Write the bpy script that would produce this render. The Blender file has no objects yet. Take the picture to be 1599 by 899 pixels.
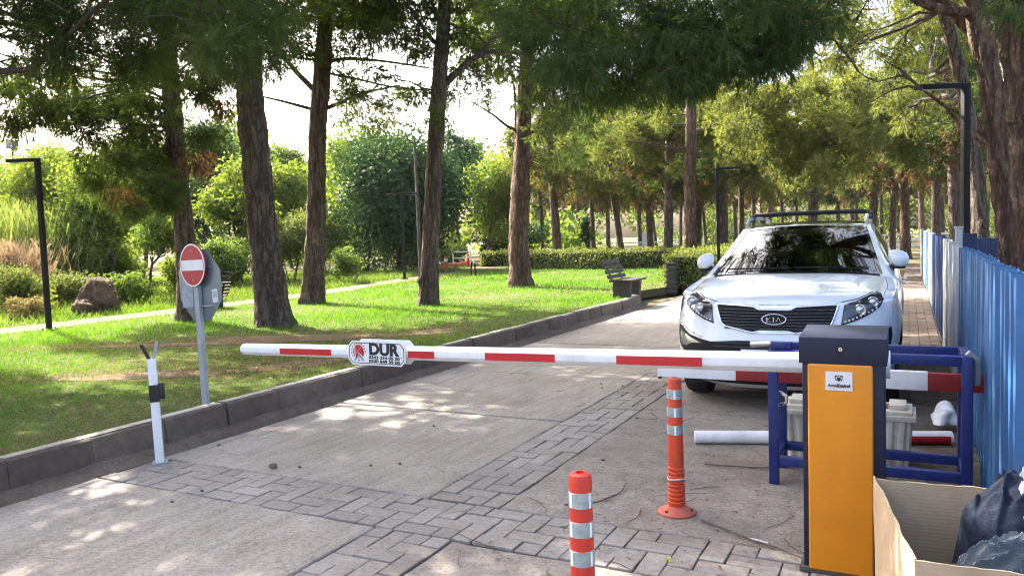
import bpy, bmesh, math, random
import numpy as np
from mathutils import Vector, Matrix
from mathutils.bvhtree import BVHTree
from mathutils import noise as mnoise

sc = bpy.context.scene
COL = sc.collection
R = math.radians
rnd = random.Random(7)

# ------------------------------------------------------------------ camera
EYE, FPX, CX, CY = 1.53, 1200.0, 799.5, 449.5
ROLL, PITCH, YAW = 0.033, R(3.578), R(27.328)

def ray(u, v):
    """direction in the world of a sight line given in photo pixels (survey helper)"""
    c, s = math.cos(ROLL), math.sin(ROLL)
    a = (u - CX) * c - (v - CY) * s
    b = (u - CX) * s + (v - CY) * c
    cp, sp = math.cos(PITCH), math.sin(PITCH)
    x, y, z = a, FPX * cp - b * sp, -FPX * sp - b * cp
    cy, sy = math.cos(YAW), math.sin(YAW)
    return Vector((x * cy - y * sy, x * sy + y * cy, z))

def spot(u, v, z=0.0):
    d = ray(u, v)
    return Vector((0, 0, EYE)) + d * ((z - EYE) / d.z)

VIEW = Vector((-math.sin(YAW), math.cos(YAW), 0))

def far(u, v, depth):
    d = ray(u, v)
    return Vector((0, 0, EYE)) + d * (depth / d.dot(VIEW))

def depth_of(p):
    return p.dot(VIEW)

cam_d = bpy.data.cameras.new('camera')
cam = bpy.data.objects.new('camera', cam_d)
COL.objects.link(cam)
rx = (ray(CX + 1, CY) - ray(CX, CY)).normalized()
ru = (ray(CX, CY - 1) - ray(CX, CY)).normalized()
rf = ray(CX, CY).normalized()
M = Matrix((rx, ru, -rf)).transposed().to_4x4()
M.translation = (0, 0, EYE)
cam.matrix_world = M
cam_d.sensor_width = 36
cam_d.lens = 36 * FPX / 1599.0
cam_d.clip_start = 0.05
cam_d.clip_end = 2000
sc.camera = cam

# ------------------------------------------------------------------ sky, sun, exposure
SUN_EL = R(41)
SUN_TO = Vector((-0.88, 0.36, 0)).normalized()
sun_dir = Vector((SUN_TO.x * math.cos(SUN_EL), SUN_TO.y * math.cos(SUN_EL), math.sin(SUN_EL)))
world = bpy.data.worlds.new('World')
sc.world = world
world.use_nodes = True
wn = world.node_tree.nodes
bg = wn['Background']
sky = wn.new('ShaderNodeTexSky')
sky.sky_type = 'NISHITA'
sky.sun_disc = False
sky.sun_elevation = SUN_EL
sky.sun_rotation = math.atan2(SUN_TO.x, SUN_TO.y)
sky.air_density = 0.8
sky.dust_density = 6.0
sky.ozone_density = 0.4
world.node_tree.links.new(sky.outputs[0], bg.inputs[0])
bg.inputs[1].default_value = 0.15
sun_l = bpy.data.lights.new('sun', 'SUN')
sun_l.energy = 5.0
sun_l.angle = R(0.5)
sun_l.color = (1.0, 0.93, 0.82)
sun = bpy.data.objects.new('sun', sun_l)
COL.objects.link(sun)
sun.rotation_euler = sun_dir.to_track_quat('Z', 'Y').to_euler()
sc.view_settings.view_transform = 'Standard'
sc.view_settings.look = 'None'
sc.view_settings.exposure = 2.52
sc.view_settings.gamma = 1
sc.render.engine = 'CYCLES'
sc.cycles.max_bounces = 7
sc.cycles.diffuse_bounces = 4
sc.cycles.glossy_bounces = 3
sc.cycles.transmission_bounces = 5
sc.cycles.transparent_max_bounces = 8
sc.cycles.sample_clamp_indirect = 4
sc.cycles.use_denoising = True
sc.cycles.denoiser = 'OPENIMAGEDENOISE'
sc.cycles.denoising_input_passes = 'RGB_ALBEDO_NORMAL'
sc.cycles.denoising_prefilter = 'NONE'
sc.cycles.filter_width = 1.15

# ------------------------------------------------------------------ helpers
def tag(o, label=None, cat=None, group=None, kind=None):
    if label: o['label'] = label
    if cat: o['category'] = cat
    if group: o['group'] = group
    if kind: o['kind'] = kind
    return o

def thing(name, label, cat, loc=(0, 0, 0), rotz=0.0, group=None):
    o = bpy.data.objects.new(name, None)
    COL.objects.link(o)
    o.empty_display_size = 0.2
    o.location = loc
    o.rotation_euler = (0, 0, rotz)
    return tag(o, label, cat, group)

def link(name, me, parent=None, loc=None, label=None):
    o = bpy.data.objects.new(name, me)
    COL.objects.link(o)
    if parent is not None: o.parent = parent
    if loc is not None: o.location = loc
    if label: o['label'] = label
    return o

class MB:
    """collects simple shapes into one mesh"""
    def __init__(self):
        self.v, self.f, self.m, self.cur = [], [], [], 0
    def mat(self, i):
        self.cur = i
        return self
    def add(self, vs, fs):
        n = len(self.v)
        self.v += [tuple(p) for p in vs]
        for f in fs:
            self.f.append(tuple(i + n for i in f)); self.m.append(self.cur)
        return self
    def box(self, c, s, rot=None):
        hx, hy, hz = s[0] / 2, s[1] / 2, s[2] / 2
        P = [Vector((x, y, z)) for z in (-hz, hz) for y in (-hy, hy) for x in (-hx, hx)]
        if rot is not None: P = [rot @ p for p in P]
        c = Vector(c)
        return self.add([p + c for p in P],
                        [(0, 2, 3, 1), (4, 5, 7, 6), (0, 1, 5, 4), (2, 6, 7, 3), (0, 4, 6, 2), (1, 3, 7, 5)])
    def bar(self, a, b, w, h=None):
        a, b = Vector(a), Vector(b)
        d = b - a
        h = h or w
        q = d.to_track_quat('Y', 'Z').to_matrix()
        return self.box((a + b) / 2, (w, d.length, h), q)
    def tube(self, path, rad, n=12, cap=True, squash=None):
        path = [Vector(p) for p in path]
        if not hasattr(rad, '__len__'): rad = [rad] * len(path)
        vs, fs = [], []
        ref = None
        for i, p in enumerate(path):
            t = (path[min(i + 1, len(path) - 1)] - path[max(i - 1, 0)]).normalized()
            if ref is None:
                ref = Vector((1, 0, 0)) if abs(t.x) < 0.8 else Vector((0, 1, 0))
            s = (ref - t * ref.dot(t)).normalized()
            ref = s
            u = t.cross(s)
            for k in range(n):
                a = 2 * math.pi * k / n
                vs.append(p + (s * math.cos(a) + u * math.sin(a)) * rad[i])
        for i in range(len(path) - 1):
            for k in range(n):
                k2 = (k + 1) % n
                fs.append((i * n + k, i * n + k2, (i + 1) * n + k2, (i + 1) * n + k))
        if cap:
            fs.append(tuple(range(n - 1, -1, -1)))
            b = (len(path) - 1) * n
            fs.append(tuple(b + k for k in range(n)))
        return self.add(vs, fs)
    def lathe(self, prof, n=28, c=(0, 0, 0), axis='z', caps=True):
        vs, fs = [], []
        for r, z in prof:
            for k in range(n):
                a = 2 * math.pi * k / n
                p = (r * math.cos(a), r * math.sin(a), z)
                if axis == 'x': p = (p[2], p[0], p[1])
                if axis == 'y': p = (p[1], p[2], p[0])
                vs.append((p[0] + c[0], p[1] + c[1], p[2] + c[2]))
        for i in range(len(prof) - 1):
            for k in range(n):
                k2 = (k + 1) % n
                fs.append((i * n + k, i * n + k2, (i + 1) * n + k2, (i + 1) * n + k))
        if caps and prof[0][0] > 1e-4: fs.append(tuple(range(n - 1, -1, -1)))
        if caps and prof[-1][0] > 1e-4: fs.append(tuple((len(prof) - 1) * n + k for k in range(n)))
        return self.add(vs, fs)
    def prism(self, pts, y0, y1, plane='xz'):
        """extrude a closed 2D outline"""
        n = len(pts)
        def P(a, b, t):
            return {'xz': (a, t, b), 'xy': (a, b, t), 'yz': (t, a, b)}[plane]
        vs = [P(a, b, y0) for a, b in pts] + [P(a, b, y1) for a, b in pts]
        fs = [tuple(range(n)), tuple(range(2 * n - 1, n - 1, -1))]
        fs += [(i, i + n, (i + 1) % n + n, (i + 1) % n) for i in range(n)]
        return self.add(vs, fs)
    def mesh(self, name, mats, bevel=0, seg=2, smooth=False, angle=35, fix=True):
        me = bpy.data.meshes.new(name)
        me.from_pydata(self.v, [], self.f)
        for m in (mats if isinstance(mats, (list, tuple)) else [mats]): me.materials.append(m)
        me.polygons.foreach_set('material_index', self.m)
        if bevel or fix:
            bm = bmesh.new(); bm.from_mesh(me)
            if fix: bmesh.ops.recalc_face_normals(bm, faces=bm.faces)
            if bevel:
                es = [e for e in bm.edges if e.is_manifold and e.calc_face_angle(0) > R(angle)]
                bmesh.ops.bevel(bm, geom=es, offset=bevel, segments=seg, affect='EDGES', profile=0.6, clamp_overlap=True)
            bm.to_mesh(me); bm.free()
        if smooth or bevel:
            me.shade_smooth()
            me.set_sharp_from_angle(angle=R(angle if smooth else 18))
        return me
    def build(self, name, mats, parent=None, loc=None, label=None, **k):
        return link(name, self.mesh(name, mats, **k), parent, loc, label)

def raw_mesh(name, V, F, mats, mi=None, smooth=False):
    """fast mesh from numpy arrays, F all triangles or all quads"""
    me = bpy.data.meshes.new(name)
    V = np.asarray(V, np.float32); F = np.asarray(F, np.int32)
    k = F.shape[1]
    me.vertices.add(len(V)); me.vertices.foreach_set('co', V.ravel())
    me.loops.add(F.size); me.loops.foreach_set('vertex_index', F.ravel())
    me.polygons.add(len(F)); me.polygons.foreach_set('loop_start', np.arange(len(F), dtype=np.int32) * k)
    for m in mats: me.materials.append(m)
    if mi is not None: me.polygons.foreach_set('material_index', np.asarray(mi, np.int32))
    me.update(calc_edges=True)
    if smooth: me.shade_smooth()
    return me

def text_mesh(txt, size, mat, bold=0.0, depth=0.001, align='CENTER', sx=1.0, fit=None):
    cu = bpy.data.curves.new('lettering', 'FONT')
    cu.body = txt; cu.size = size; cu.offset = bold; cu.extrude = depth
    cu.align_x = align; cu.align_y = 'CENTER'; cu.resolution_u = 4
    o = bpy.data.objects.new('lettering', cu)
    COL.objects.link(o)
    dg = bpy.context.evaluated_depsgraph_get()
    me = bpy.data.meshes.new_from_object(o.evaluated_get(dg))
    bpy.data.objects.remove(o); bpy.data.curves.remove(cu)
    me.materials.clear(); me.materials.append(mat)
    co = np.empty(len(me.vertices) * 3, np.float32)
    me.vertices.foreach_get('co', co)
    co = co.reshape(-1, 3)
    if fit: sx = fit / (co[:, 0].max() - co[:, 0].min())
    out = np.stack([co[:, 0] * sx, -co[:, 2], co[:, 1]], 1)   # stands in XZ facing -Y
    me.vertices.foreach_set('co', out.ravel().astype(np.float32))
    me.update()
    return me

# ------------------------------------------------------------------ materials
def nodes_of(m):
    m.use_nodes = True
    return m.node_tree.nodes, m.node_tree.links

def ramp(ns, stops):
    r = ns.new('ShaderNodeValToRGB')
    el = r.color_ramp.elements
    while len(el) < len(stops): el.new(0.5)
    for e, (p, c) in zip(el, stops):
        e.position = p; e.color = tuple(c) + (1,) if len(c) == 3 else c
    return r

def noise(ns, ls, scale, detail=4, rough=0.55, co='Object', stretch=None, rot=None):
    tc = ns.new('ShaderNodeTexCoord')
    n = ns.new('ShaderNodeTexNoise')
    n.inputs['Scale'].default_value = scale
    n.inputs['Detail'].default_value = detail
    n.inputs['Roughness'].default_value = rough
    src = tc.outputs[co]
    if co == 'World':
        pass
    if stretch or rot:
        mp = ns.new('ShaderNodeMapping')
        if stretch: mp.inputs['Scale'].default_value = stretch
        if rot: mp.inputs['Rotation'].default_value = rot
        ls.new(src, mp.inputs['Vector']); src = mp.outputs[0]
    ls.new(src, n.inputs['Vector'])
    return n

def mixc(ns, ls, a, b, fac, mode='MIX'):
    m = ns.new('ShaderNodeMix'); m.data_type = 'RGBA'; m.blend_type = mode
    for s, x in ((6, a), (7, b)):
        if hasattr(x, 'default_value') or hasattr(x, 'links'): ls.new(x, m.inputs[s])
        else: m.inputs[s].default_value = tuple(x) + (1,)
    if isinstance(fac, (int, float)): m.inputs[0].default_value = fac
    else: ls.new(fac, m.inputs[0])
    return m.outputs[2]

def bump(ns, ls, h, strength, dist=0.01, prev=None):
    b = ns.new('ShaderNodeBump')
    b.inputs['Strength'].default_value = strength
    b.inputs['Distance'].default_value = dist
    ls.new(h, b.inputs['Height'])
    if prev is not None: ls.new(prev, b.inputs['Normal'])
    return b.outputs[0]

def plain(name, col, rough=0.5, metal=0.0, var=0.12, scale=14.0, dirt=None, dirt_amt=0.35, bump_s=0.0, coat=0.0, spec=None):
    m = bpy.data.materials.new(name)
    ns, ls = nodes_of(m)
    p = ns['Principled BSDF']
    n = noise(ns, ls, scale, 5)
    lo = tuple(c * (1 - var) for c in col); hi = tuple(min(1, c * (1 + var)) for c in col)
    r = ramp(ns, [(0.3, lo), (0.7, hi)])
    ls.new(n.outputs[0], r.inputs[0])
    c = r.outputs[0]
    if dirt:
        n2 = noise(ns, ls, scale * 0.35, 8, 0.75)
        r2 = ramp(ns, [(0.48, (0, 0, 0)), (0.7, (dirt_amt,) * 3)])
        ls.new(n2.outputs[0], r2.inputs[0])
        c = mixc(ns, ls, c, dirt, r2.outputs[0])
    ls.new(c, p.inputs['Base Color'])
    p.inputs['Roughness'].default_value = rough
    p.inputs['Metallic'].default_value = metal
    p.inputs['Coat Weight'].default_value = coat
    p.inputs['Coat Roughness'].default_value = 0.04
    if spec is not None: p.inputs['Specular IOR Level'].default_value = spec
    if bump_s:
        n3 = noise(ns, ls, scale * 6, 4)
        ls.new(bump(ns, ls, n3.outputs[0], bump_s, 0.004), p.inputs['Normal'])
    return m

def leafy(name, lo, hi, trans=0.45, clump=1.6, tint=(1.15, 1.1, 0.55)):
    """thin leaves or needles: diffuse plus light passing through"""
    m = bpy.data.materials.new(name)
    ns, ls = nodes_of(m)
    ns.remove(ns['Principled BSDF'])
    out = ns['Material Output']
    g = ns.new('ShaderNodeNewGeometry')
    n = noise(ns, ls, clump, 3)
    ad = ns.new('ShaderNodeMath'); ad.operation = 'MULTIPLY_ADD'
    ls.new(g.outputs['Random Per Island'], ad.inputs[0]); ad.inputs[1].default_value = 0.5
    ls.new(n.outputs[0], ad.inputs[2])
    r = ramp(ns, [(0.45, lo), (1.0, hi)])
    ls.new(ad.outputs[0], r.inputs[0])
    d = ns.new('ShaderNodeBsdfDiffuse'); ls.new(r.outputs[0], d.inputs[0])
    t = ns.new('ShaderNodeBsdfTranslucent')
    ls.new(mixc(ns, ls, r.outputs[0], tint, 1.0, 'MULTIPLY'), t.inputs[0])
    mx = ns.new('ShaderNodeMixShader'); mx.inputs[0].default_value = trans
    ls.new(d.outputs[0], mx.inputs[1]); ls.new(t.outputs[0], mx.inputs[2])
    gl = ns.new('ShaderNodeBsdfGlossy'); gl.inputs['Roughness'].default_value = 0.6
    gl.inputs[0].default_value = (0.8, 0.85, 0.8, 1)
    m2 = ns.new('ShaderNodeMixShader'); m2.inputs[0].default_value = 0.025
    ls.new(mx.outputs[0], m2.inputs[1]); ls.new(gl.outputs[0], m2.inputs[2])
    ls.new(m2.outputs[0], out.inputs[0])
    return m

def bark(name, dark, light, scale=9.0):
    """deep upright fissures between plates, broken up at random"""
    m = bpy.data.materials.new(name)
    ns, ls = nodes_of(m)
    p = ns['Principled BSDF']
    def ridges(sc, zs, det, lo, hi):
        n = noise(ns, ls, sc, det, 0.6, stretch=(1, 1, zs))
        a = ns.new('ShaderNodeMath'); a.operation = 'SUBTRACT'; ls.new(n.outputs[0], a.inputs[0]); a.inputs[1].default_value = 0.5
        b = ns.new('ShaderNodeMath'); b.operation = 'ABSOLUTE'; ls.new(a.outputs[0], b.inputs[0])
        r = ramp(ns, [(lo, (0, 0, 0)), (hi, (1, 1, 1))]); ls.new(b.outputs[0], r.inputs[0])
        return r.outputs[0]
    r1 = ridges(scale * 1.1, 0.16, 4, 0.0, 0.10)
    r2 = ridges(scale * 2.6, 0.45, 4, 0.0, 0.12)
    both = mixc(ns, ls, r1, r2, 0.45, 'MULTIPLY')
    n2 = noise(ns, ls, 26, 6, 0.7)
    n3 = noise(ns, ls, 1.7, 4, 0.6)
    base = ramp(ns, [(0.3, dark), (0.75, light)])
    ls.new(n2.outputs[0], base.inputs[0])
    tone = ramp(ns, [(0.35, (0.75, 0.72, 0.7)), (0.65, (1.2, 1.15, 1.1))]); ls.new(n3.outputs[0], tone.inputs[0])
    c = mixc(ns, ls, base.outputs[0], tone.outputs[0], 1.0, 'MULTIPLY')
    c = mixc(ns, ls, tuple(x * 0.4 for x in dark), c, both)
    ls.new(c, p.inputs['Base Color'])
    p.inputs['Roughness'].default_value = 0.9
    p.inputs['Specular IOR Level'].default_value = 0.2
    b1 = bump(ns, ls, both, 1.0, 0.035)
    b2 = bump(ns, ls, n2.outputs[0], 0.6, 0.012, b1)
    ls.new(b2, p.inputs['Normal'])
    return m

def concrete(name, base, stain, stretch=(1, 1, 1), lines=0.5, soil=None, soil_from=None, rough=0.9):
    m = bpy.data.materials.new(name)
    ns, ls = nodes_of(m)
    p = ns['Principled BSDF']
    n1 = noise(ns, ls, 0.9, 8, 0.62)
    n2 = noise(ns, ls, 42, 6, 0.8)
    n3 = noise(ns, ls, 9, 6, 0.6, stretch=stretch)
    r1 = ramp(ns, [(0.32, stain), (0.62, base)])
    ls.new(n1.outputs[0], r1.inputs[0])
    r2 = ramp(ns, [(0.32, (0.42,) * 3), (0.5, (0.95,) * 3), (0.7, (1.32,) * 3)])
    ls.new(n2.outputs[0], r2.inputs[0])
    r3 = ramp(ns, [(0.35, (0.78,) * 3), (0.6, (1.06,) * 3)])
    ls.new(n3.outputs[0], r3.inputs[0])
    c = mixc(ns, ls, r1.outputs[0], r2.outputs[0], 0.8, 'MULTIPLY')
    c = mixc(ns, ls, c, r3.outputs[0], 0.8, 'MULTIPLY')
    # pits and dark specks
    vo = ns.new('ShaderNodeTexVoronoi'); vo.inputs['Scale'].default_value = 17
    tc = ns.new('ShaderNodeTexCoord'); ls.new(tc.outputs['Object'], vo.inputs['Vector'])
    rv = ramp(ns, [(0.05, (0.45,) * 3), (0.13, (1,) * 3)])
    ls.new(vo.outputs['Distance'], rv.inputs[0])
    c = mixc(ns, ls, c, rv.outputs[0], 0.6, 'MULTIPLY')
    # hairline cracks
    vc = ns.new('ShaderNodeTexVoronoi'); vc.feature = 'DISTANCE_TO_EDGE'; vc.inputs['Scale'].default_value = 0.55
    nw = noise(ns, ls, 2.2, 6, 0.6)
    wv = ns.new('ShaderNodeVectorMath'); wv.operation = 'MULTIPLY_ADD'
    ls.new(nw.outputs['Color'], wv.inputs[0]); wv.inputs[1].default_value = (0.9, 0.9, 0.0)
    ls.new(tc.outputs['Object'], wv.inputs[2]); ls.new(wv.outputs[0], vc.inputs['Vector'])
    rc = ramp(ns, [(0.0, (0.5,) * 3), (0.004, (1,) * 3)])
    ls.new(vc.outputs['Distance'], rc.inputs[0])
    c = mixc(ns, ls, c, rc.outputs[0], 0.7, 'MULTIPLY')
    if soil:
        sep = ns.new('ShaderNodeSeparateXYZ'); ls.new(tc.outputs['Object'], sep.inputs[0])
        nn = noise(ns, ls, 1.7, 8, 0.7)
        ma = ns.new('ShaderNodeMath'); ma.operation = 'MULTIPLY_ADD'
        ls.new(nn.outputs[0], ma.inputs[0]); ma.inputs[1].default_value = 2.4; ls.new(sep.outputs[0], ma.inputs[2])
        mr = ns.new('ShaderNodeMapRange')
        mr.inputs['From Min'].default_value = soil_from; mr.inputs['From Max'].default_value = soil_from + 1.1
        ls.new(ma.outputs[0], mr.inputs['Value'])
        ns2 = noise(ns, ls, 35, 6, 0.75)
        rs = ramp(ns, [(0.35, tuple(x * 0.55 for x in soil)), (0.7, tuple(x * 1.3 for x in soil))])
        ls.new(ns2.outputs[0], rs.inputs[0])
        c = mixc(ns, ls, c, rs.outputs[0], mr.outputs[0])
    ls.new(c, p.inputs['Base Color'])
    p.inputs['Roughness'].default_value = rough
    p.inputs['Specular IOR Level'].default_value = 0.3
    b = bump(ns, ls, n3.outputs[0], lines, 0.012)
    b = bump(ns, ls, n2.outputs[0], 0.8, 0.008, b)
    b = bump(ns, ls, rv.outputs[0], 0.4, 0.004, b)
    ls.new(b, p.inputs['Normal'])
    return m

def per_object(name, lo, hi, rough=0.9, scale=25):
    """stone or brick whose tone differs from piece to piece"""
    m = bpy.data.materials.new(name)
    ns, ls = nodes_of(m)
    p = ns['Principled BSDF']
    oi = ns.new('ShaderNodeObjectInfo')
    r = ramp(ns, [(0, lo), (1, hi)]); ls.new(oi.outputs['Random'], r.inputs[0])
    g = ns.new('ShaderNodeNewGeometry')
    n = ns.new('ShaderNodeTexNoise'); n.inputs['Scale'].default_value = scale; n.inputs['Detail'].default_value = 7
    n.inputs['Roughness'].default_value = 0.7
    ls.new(g.outputs['Position'], n.inputs['Vector'])
    rn = ramp(ns, [(0.3, (0.6,) * 3), (0.7, (1.2,) * 3)]); ls.new(n.outputs[0], rn.inputs[0])
    c = mixc(ns, ls, r.outputs[0], rn.outputs[0], 0.85, 'MULTIPLY')
    n2 = ns.new('ShaderNodeTexNoise'); n2.inputs['Scale'].default_value = 1.1; n2.inputs['Detail'].default_value = 6
    ls.new(g.outputs['Position'], n2.inputs['Vector'])
    r2 = ramp(ns, [(0.4, (0.75, 0.7, 0.66)), (0.65, (1.1, 1.1, 1.1))]); ls.new(n2.outputs[0], r2.inputs[0])
    c = mixc(ns, ls, c, r2.outputs[0], 0.9, 'MULTIPLY')
    ls.new(c, p.inputs['Base Color'])
    p.inputs['Roughness'].default_value = rough
    ls.new(bump(ns, ls, n.outputs[0], 0.6, 0.006), p.inputs['Normal'])
    return m

def soil_mat(name, a, b, c3, scale=3.0):
    m = bpy.data.materials.new(name)
    ns, ls = nodes_of(m)
    p = ns['Principled BSDF']
    n1 = noise(ns, ls, scale, 8, 0.7); n2 = noise(ns, ls, scale * 18, 6, 0.75)
    r = ramp(ns, [(0.3, a), (0.5, b), (0.7, c3)]); ls.new(n1.outputs[0], r.inputs[0])
    r2 = ramp(ns, [(0.3, (0.5,) * 3), (0.7, (1.3,) * 3)]); ls.new(n2.outputs[0], r2.inputs[0])
    ls.new(mixc(ns, ls, r.outputs[0], r2.outputs[0], 0.9, 'MULTIPLY'), p.inputs['Base Color'])
    p.inputs['Roughness'].default_value = 1.0
    p.inputs['Specular IOR Level'].default_value = 0.1
    ls.new(bump(ns, ls, n2.outputs[0], 0.8, 0.03), p.inputs['Normal'])
    return m

m_slab = concrete('pale_concrete', (0.37, 0.328, 0.28), (0.26, 0.225, 0.185), (1.6, 0.22, 1), 0.7)
m_slab2 = concrete('dusty_concrete', (0.31, 0.272, 0.232), (0.21, 0.178, 0.146), (1, 1, 1), 0.35, (0.10, 0.070, 0.046), 0.72)
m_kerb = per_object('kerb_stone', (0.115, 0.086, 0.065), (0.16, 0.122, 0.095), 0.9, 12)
m_paver = per_object('paver_block', (0.265, 0.238, 0.21), (0.325, 0.295, 0.26), 0.92, 28)
m_joint = soil_mat('joint_soil', (0.085, 0.07, 0.057), (0.12, 0.10, 0.08), (0.155, 0.13, 0.10), 6)
m_ground = soil_mat('park_soil', (0.07, 0.075, 0.03), (0.11, 0.095, 0.05), (0.06, 0.085, 0.02), 0.4)
m_path = soil_mat('path_earth', (0.115, 0.085, 0.06), (0.145, 0.11, 0.08), (0.175, 0.135, 0.095), 2)
m_lawn = soil_mat('lawn_soil', (0.06, 0.075, 0.022), (0.10, 0.085, 0.04), (0.07, 0.10, 0.022), 0.9)
m_bare = soil_mat('bare_soil', (0.15, 0.10, 0.065), (0.21, 0.145, 0.095), (0.24, 0.17, 0.115), 3)
m_grass = leafy('grass_blade', (0.036, 0.12, 0.006), (0.115, 0.275, 0.014), 0.5, 0.5, (1.25, 1.15, 0.35))
m_drygrass = leafy('dry_grass', (0.16, 0.13, 0.05), (0.26, 0.21, 0.09), 0.35, 0.8)
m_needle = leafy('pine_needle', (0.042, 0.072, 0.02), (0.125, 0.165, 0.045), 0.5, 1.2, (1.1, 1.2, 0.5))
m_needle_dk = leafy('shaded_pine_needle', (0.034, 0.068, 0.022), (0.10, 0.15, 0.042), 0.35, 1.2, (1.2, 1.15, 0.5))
m_needle_lt = leafy('sunlit_pine_needle', (0.085, 0.118, 0.030), (0.25, 0.27, 0.085), 0.5, 0.8, (1.12, 1.1, 0.5))  # paler copy of the pine needle with sunlight put into its colour
m_needle_br = leafy('dry_pine_needle', (0.10, 0.06, 0.03), (0.18, 0.11, 0.055), 0.35, 1.2, (1.2, 1.0, 0.6))
m_leaf_br = leafy('bright_leaf', (0.085, 0.14, 0.022), (0.21, 0.265, 0.05), 0.52, 0.5, (1.15, 1.15, 0.45))
m_leaf_mid = leafy('green_leaf', (0.065, 0.12, 0.02), (0.16, 0.23, 0.045), 0.5, 0.6)
m_leaf_dk = leafy('dark_leaf', (0.018, 0.05, 0.016), (0.05, 0.10, 0.03), 0.3, 0.6)
m_leaf_blue = leafy('blue_green_leaf', (0.03, 0.07, 0.035), (0.07, 0.12, 0.055), 0.35, 0.5)
m_leaf_hedge = leafy('hedge_leaf', (0.085, 0.12, 0.024), (0.20, 0.235, 0.06), 0.4, 1.2)
m_reed = leafy('green_reed', (0.10, 0.15, 0.04), (0.22, 0.27, 0.09), 0.5, 0.8)
m_reed_br = leafy('brown_reed', (0.22, 0.155, 0.10), (0.33, 0.25, 0.17), 0.3, 1.2, (1.1, 1.0, 0.8))
m_bark = bark('pine_bark', (0.15, 0.112, 0.09), (0.31, 0.25, 0.21))
m_bark_red = bark('red_pine_bark', (0.15, 0.095, 0.07), (0.33, 0.235, 0.18), 7)
m_bark_pale = bark('pale_bark', (0.16, 0.13, 0.105), (0.32, 0.27, 0.225), 8)
m_twig = plain('twig_bark', (0.06, 0.045, 0.035), 0.9)
m_twig_dry = plain('dry_twig', (0.10, 0.07, 0.05), 0.9, var=0.4)
m_litter = leafy('fallen_needles', (0.10, 0.065, 0.04), (0.26, 0.18, 0.11), 0.15, 6, (1, 1, 1))
# ------------------------------------------------------------------ ground, lawn, road
def sheet(name, pts, z, mat, kind='structure', thick=0.0, parent=None):
    n = len(pts)
    b = MB()
    if thick: b.prism(pts, z - thick, z, 'xy')
    else: b.add([(x, y, z) for x, y in pts], [tuple(range(n))])
    o = b.build(name, mat, parent)
    if parent is None: o['kind'] = kind
    return o

sheet('ground', [(-400, -60), (400, -60), (400, 700), (-400, 700)], -0.06, m_ground)
sheet('road_bed', [(-5.1, -4), (0.8, -4), (0.8, 26), (-5.1, 26)], -0.012, m_joint)
KX = -5.12
lawn = sheet('lawn', [(-90, -20), (KX - 0.1, -20), (KX - 0.1, 16.15), (KX - 0.35, 16.6), (KX - 0.7, 18.2), (KX - 0.4, 19.4), (KX - 0.25, 40), (-5.4, 120), (-90, 120)], 0.19, m_lawn, thick=0.2)
sheet('verge', [(0.9, -10), (30, -10), (30, 60), (0.9, 60)], -0.02, m_ground)
# bare earth worn into the lawn, ragged outlines
def ragged(name, cx, cy, rx_, ry_, rot, mat, z, seed, n=44):
    r_ = random.Random(seed)
    ph = [r_.uniform(0, 6.28) for _ in range(5)]
    pts = []
    for k in range(n):
        a = 2 * math.pi * k / n
        q = 1 + sum(0.16 / (i + 1) * math.sin((i + 2) * a + ph[i]) for i in range(5)) + r_.uniform(-.06, .06)
        x, y = rx_ * q * math.cos(a), ry_ * q * math.sin(a)
        pts.append((cx + x * math.cos(rot) - y * math.sin(rot), cy + x * math.sin(rot) + y * math.cos(rot)))
    return sheet(name, pts, z, mat)
def strip_path(name, pts, w, z, mat, seed=0):
    r_ = random.Random(seed)
    L, Rr = [], []
    P = [Vector((x, y, 0)) for x, y in pts]
    fine = []
    for i in range(len(P) - 1):
        for k in range(12): fine.append(P[i].lerp(P[i + 1], k / 12))
    fine.append(P[-1])
    for i, p in enumerate(fine):
        t = (fine[min(i + 1, len(fine) - 1)] - fine[max(i - 1, 0)]).normalized()
        s = Vector((-t.y, t.x, 0))
        L.append(p + s * (w / 2 + r_.uniform(-.1, .1))); Rr.append(p - s * (w / 2 + r_.uniform(-.1, .1)))
    b = MB()
    n = len(fine)
    b.add([(p.x, p.y, z) for p in L + Rr], [(i, i + 1, n + i + 1, n + i) for i in range(n - 1)])
    o = b.build(name, mat); o['kind'] = 'structure'
    return o
PATH_PTS = [(-14.6, 0.5), (-14.45, 7.6), (-14.5, 11), (-14.8, 16), (-16.0, 21.5), (-17.6, 29), (-19.5, 36)]
strip_path('path', PATH_PTS, 1.15, 0.196, m_path, 3)
ragged('plaza', -19.6, 31.6, 3.6, 1.9, 0.4, m_path, 0.201, 5)
BARE = [(-7.3, 5.55, 1.3, .26, .5), (-9.2, 7.6, 1.9, .28, .45), (-6.2, 6.6, 0.8, .3, .9), (-7.9, 8.6, 1.8, .45, .3), (-6.4, 9.6, 0.7, .35, 1.2)]
for i, (x, y, a, b_, rt) in enumerate(BARE):
    ragged('bare_patch', x, y, a * .8, b_ * .8, rt, m_bare, 0.1945 + 0.0004 * i, 20 + i)

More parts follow.
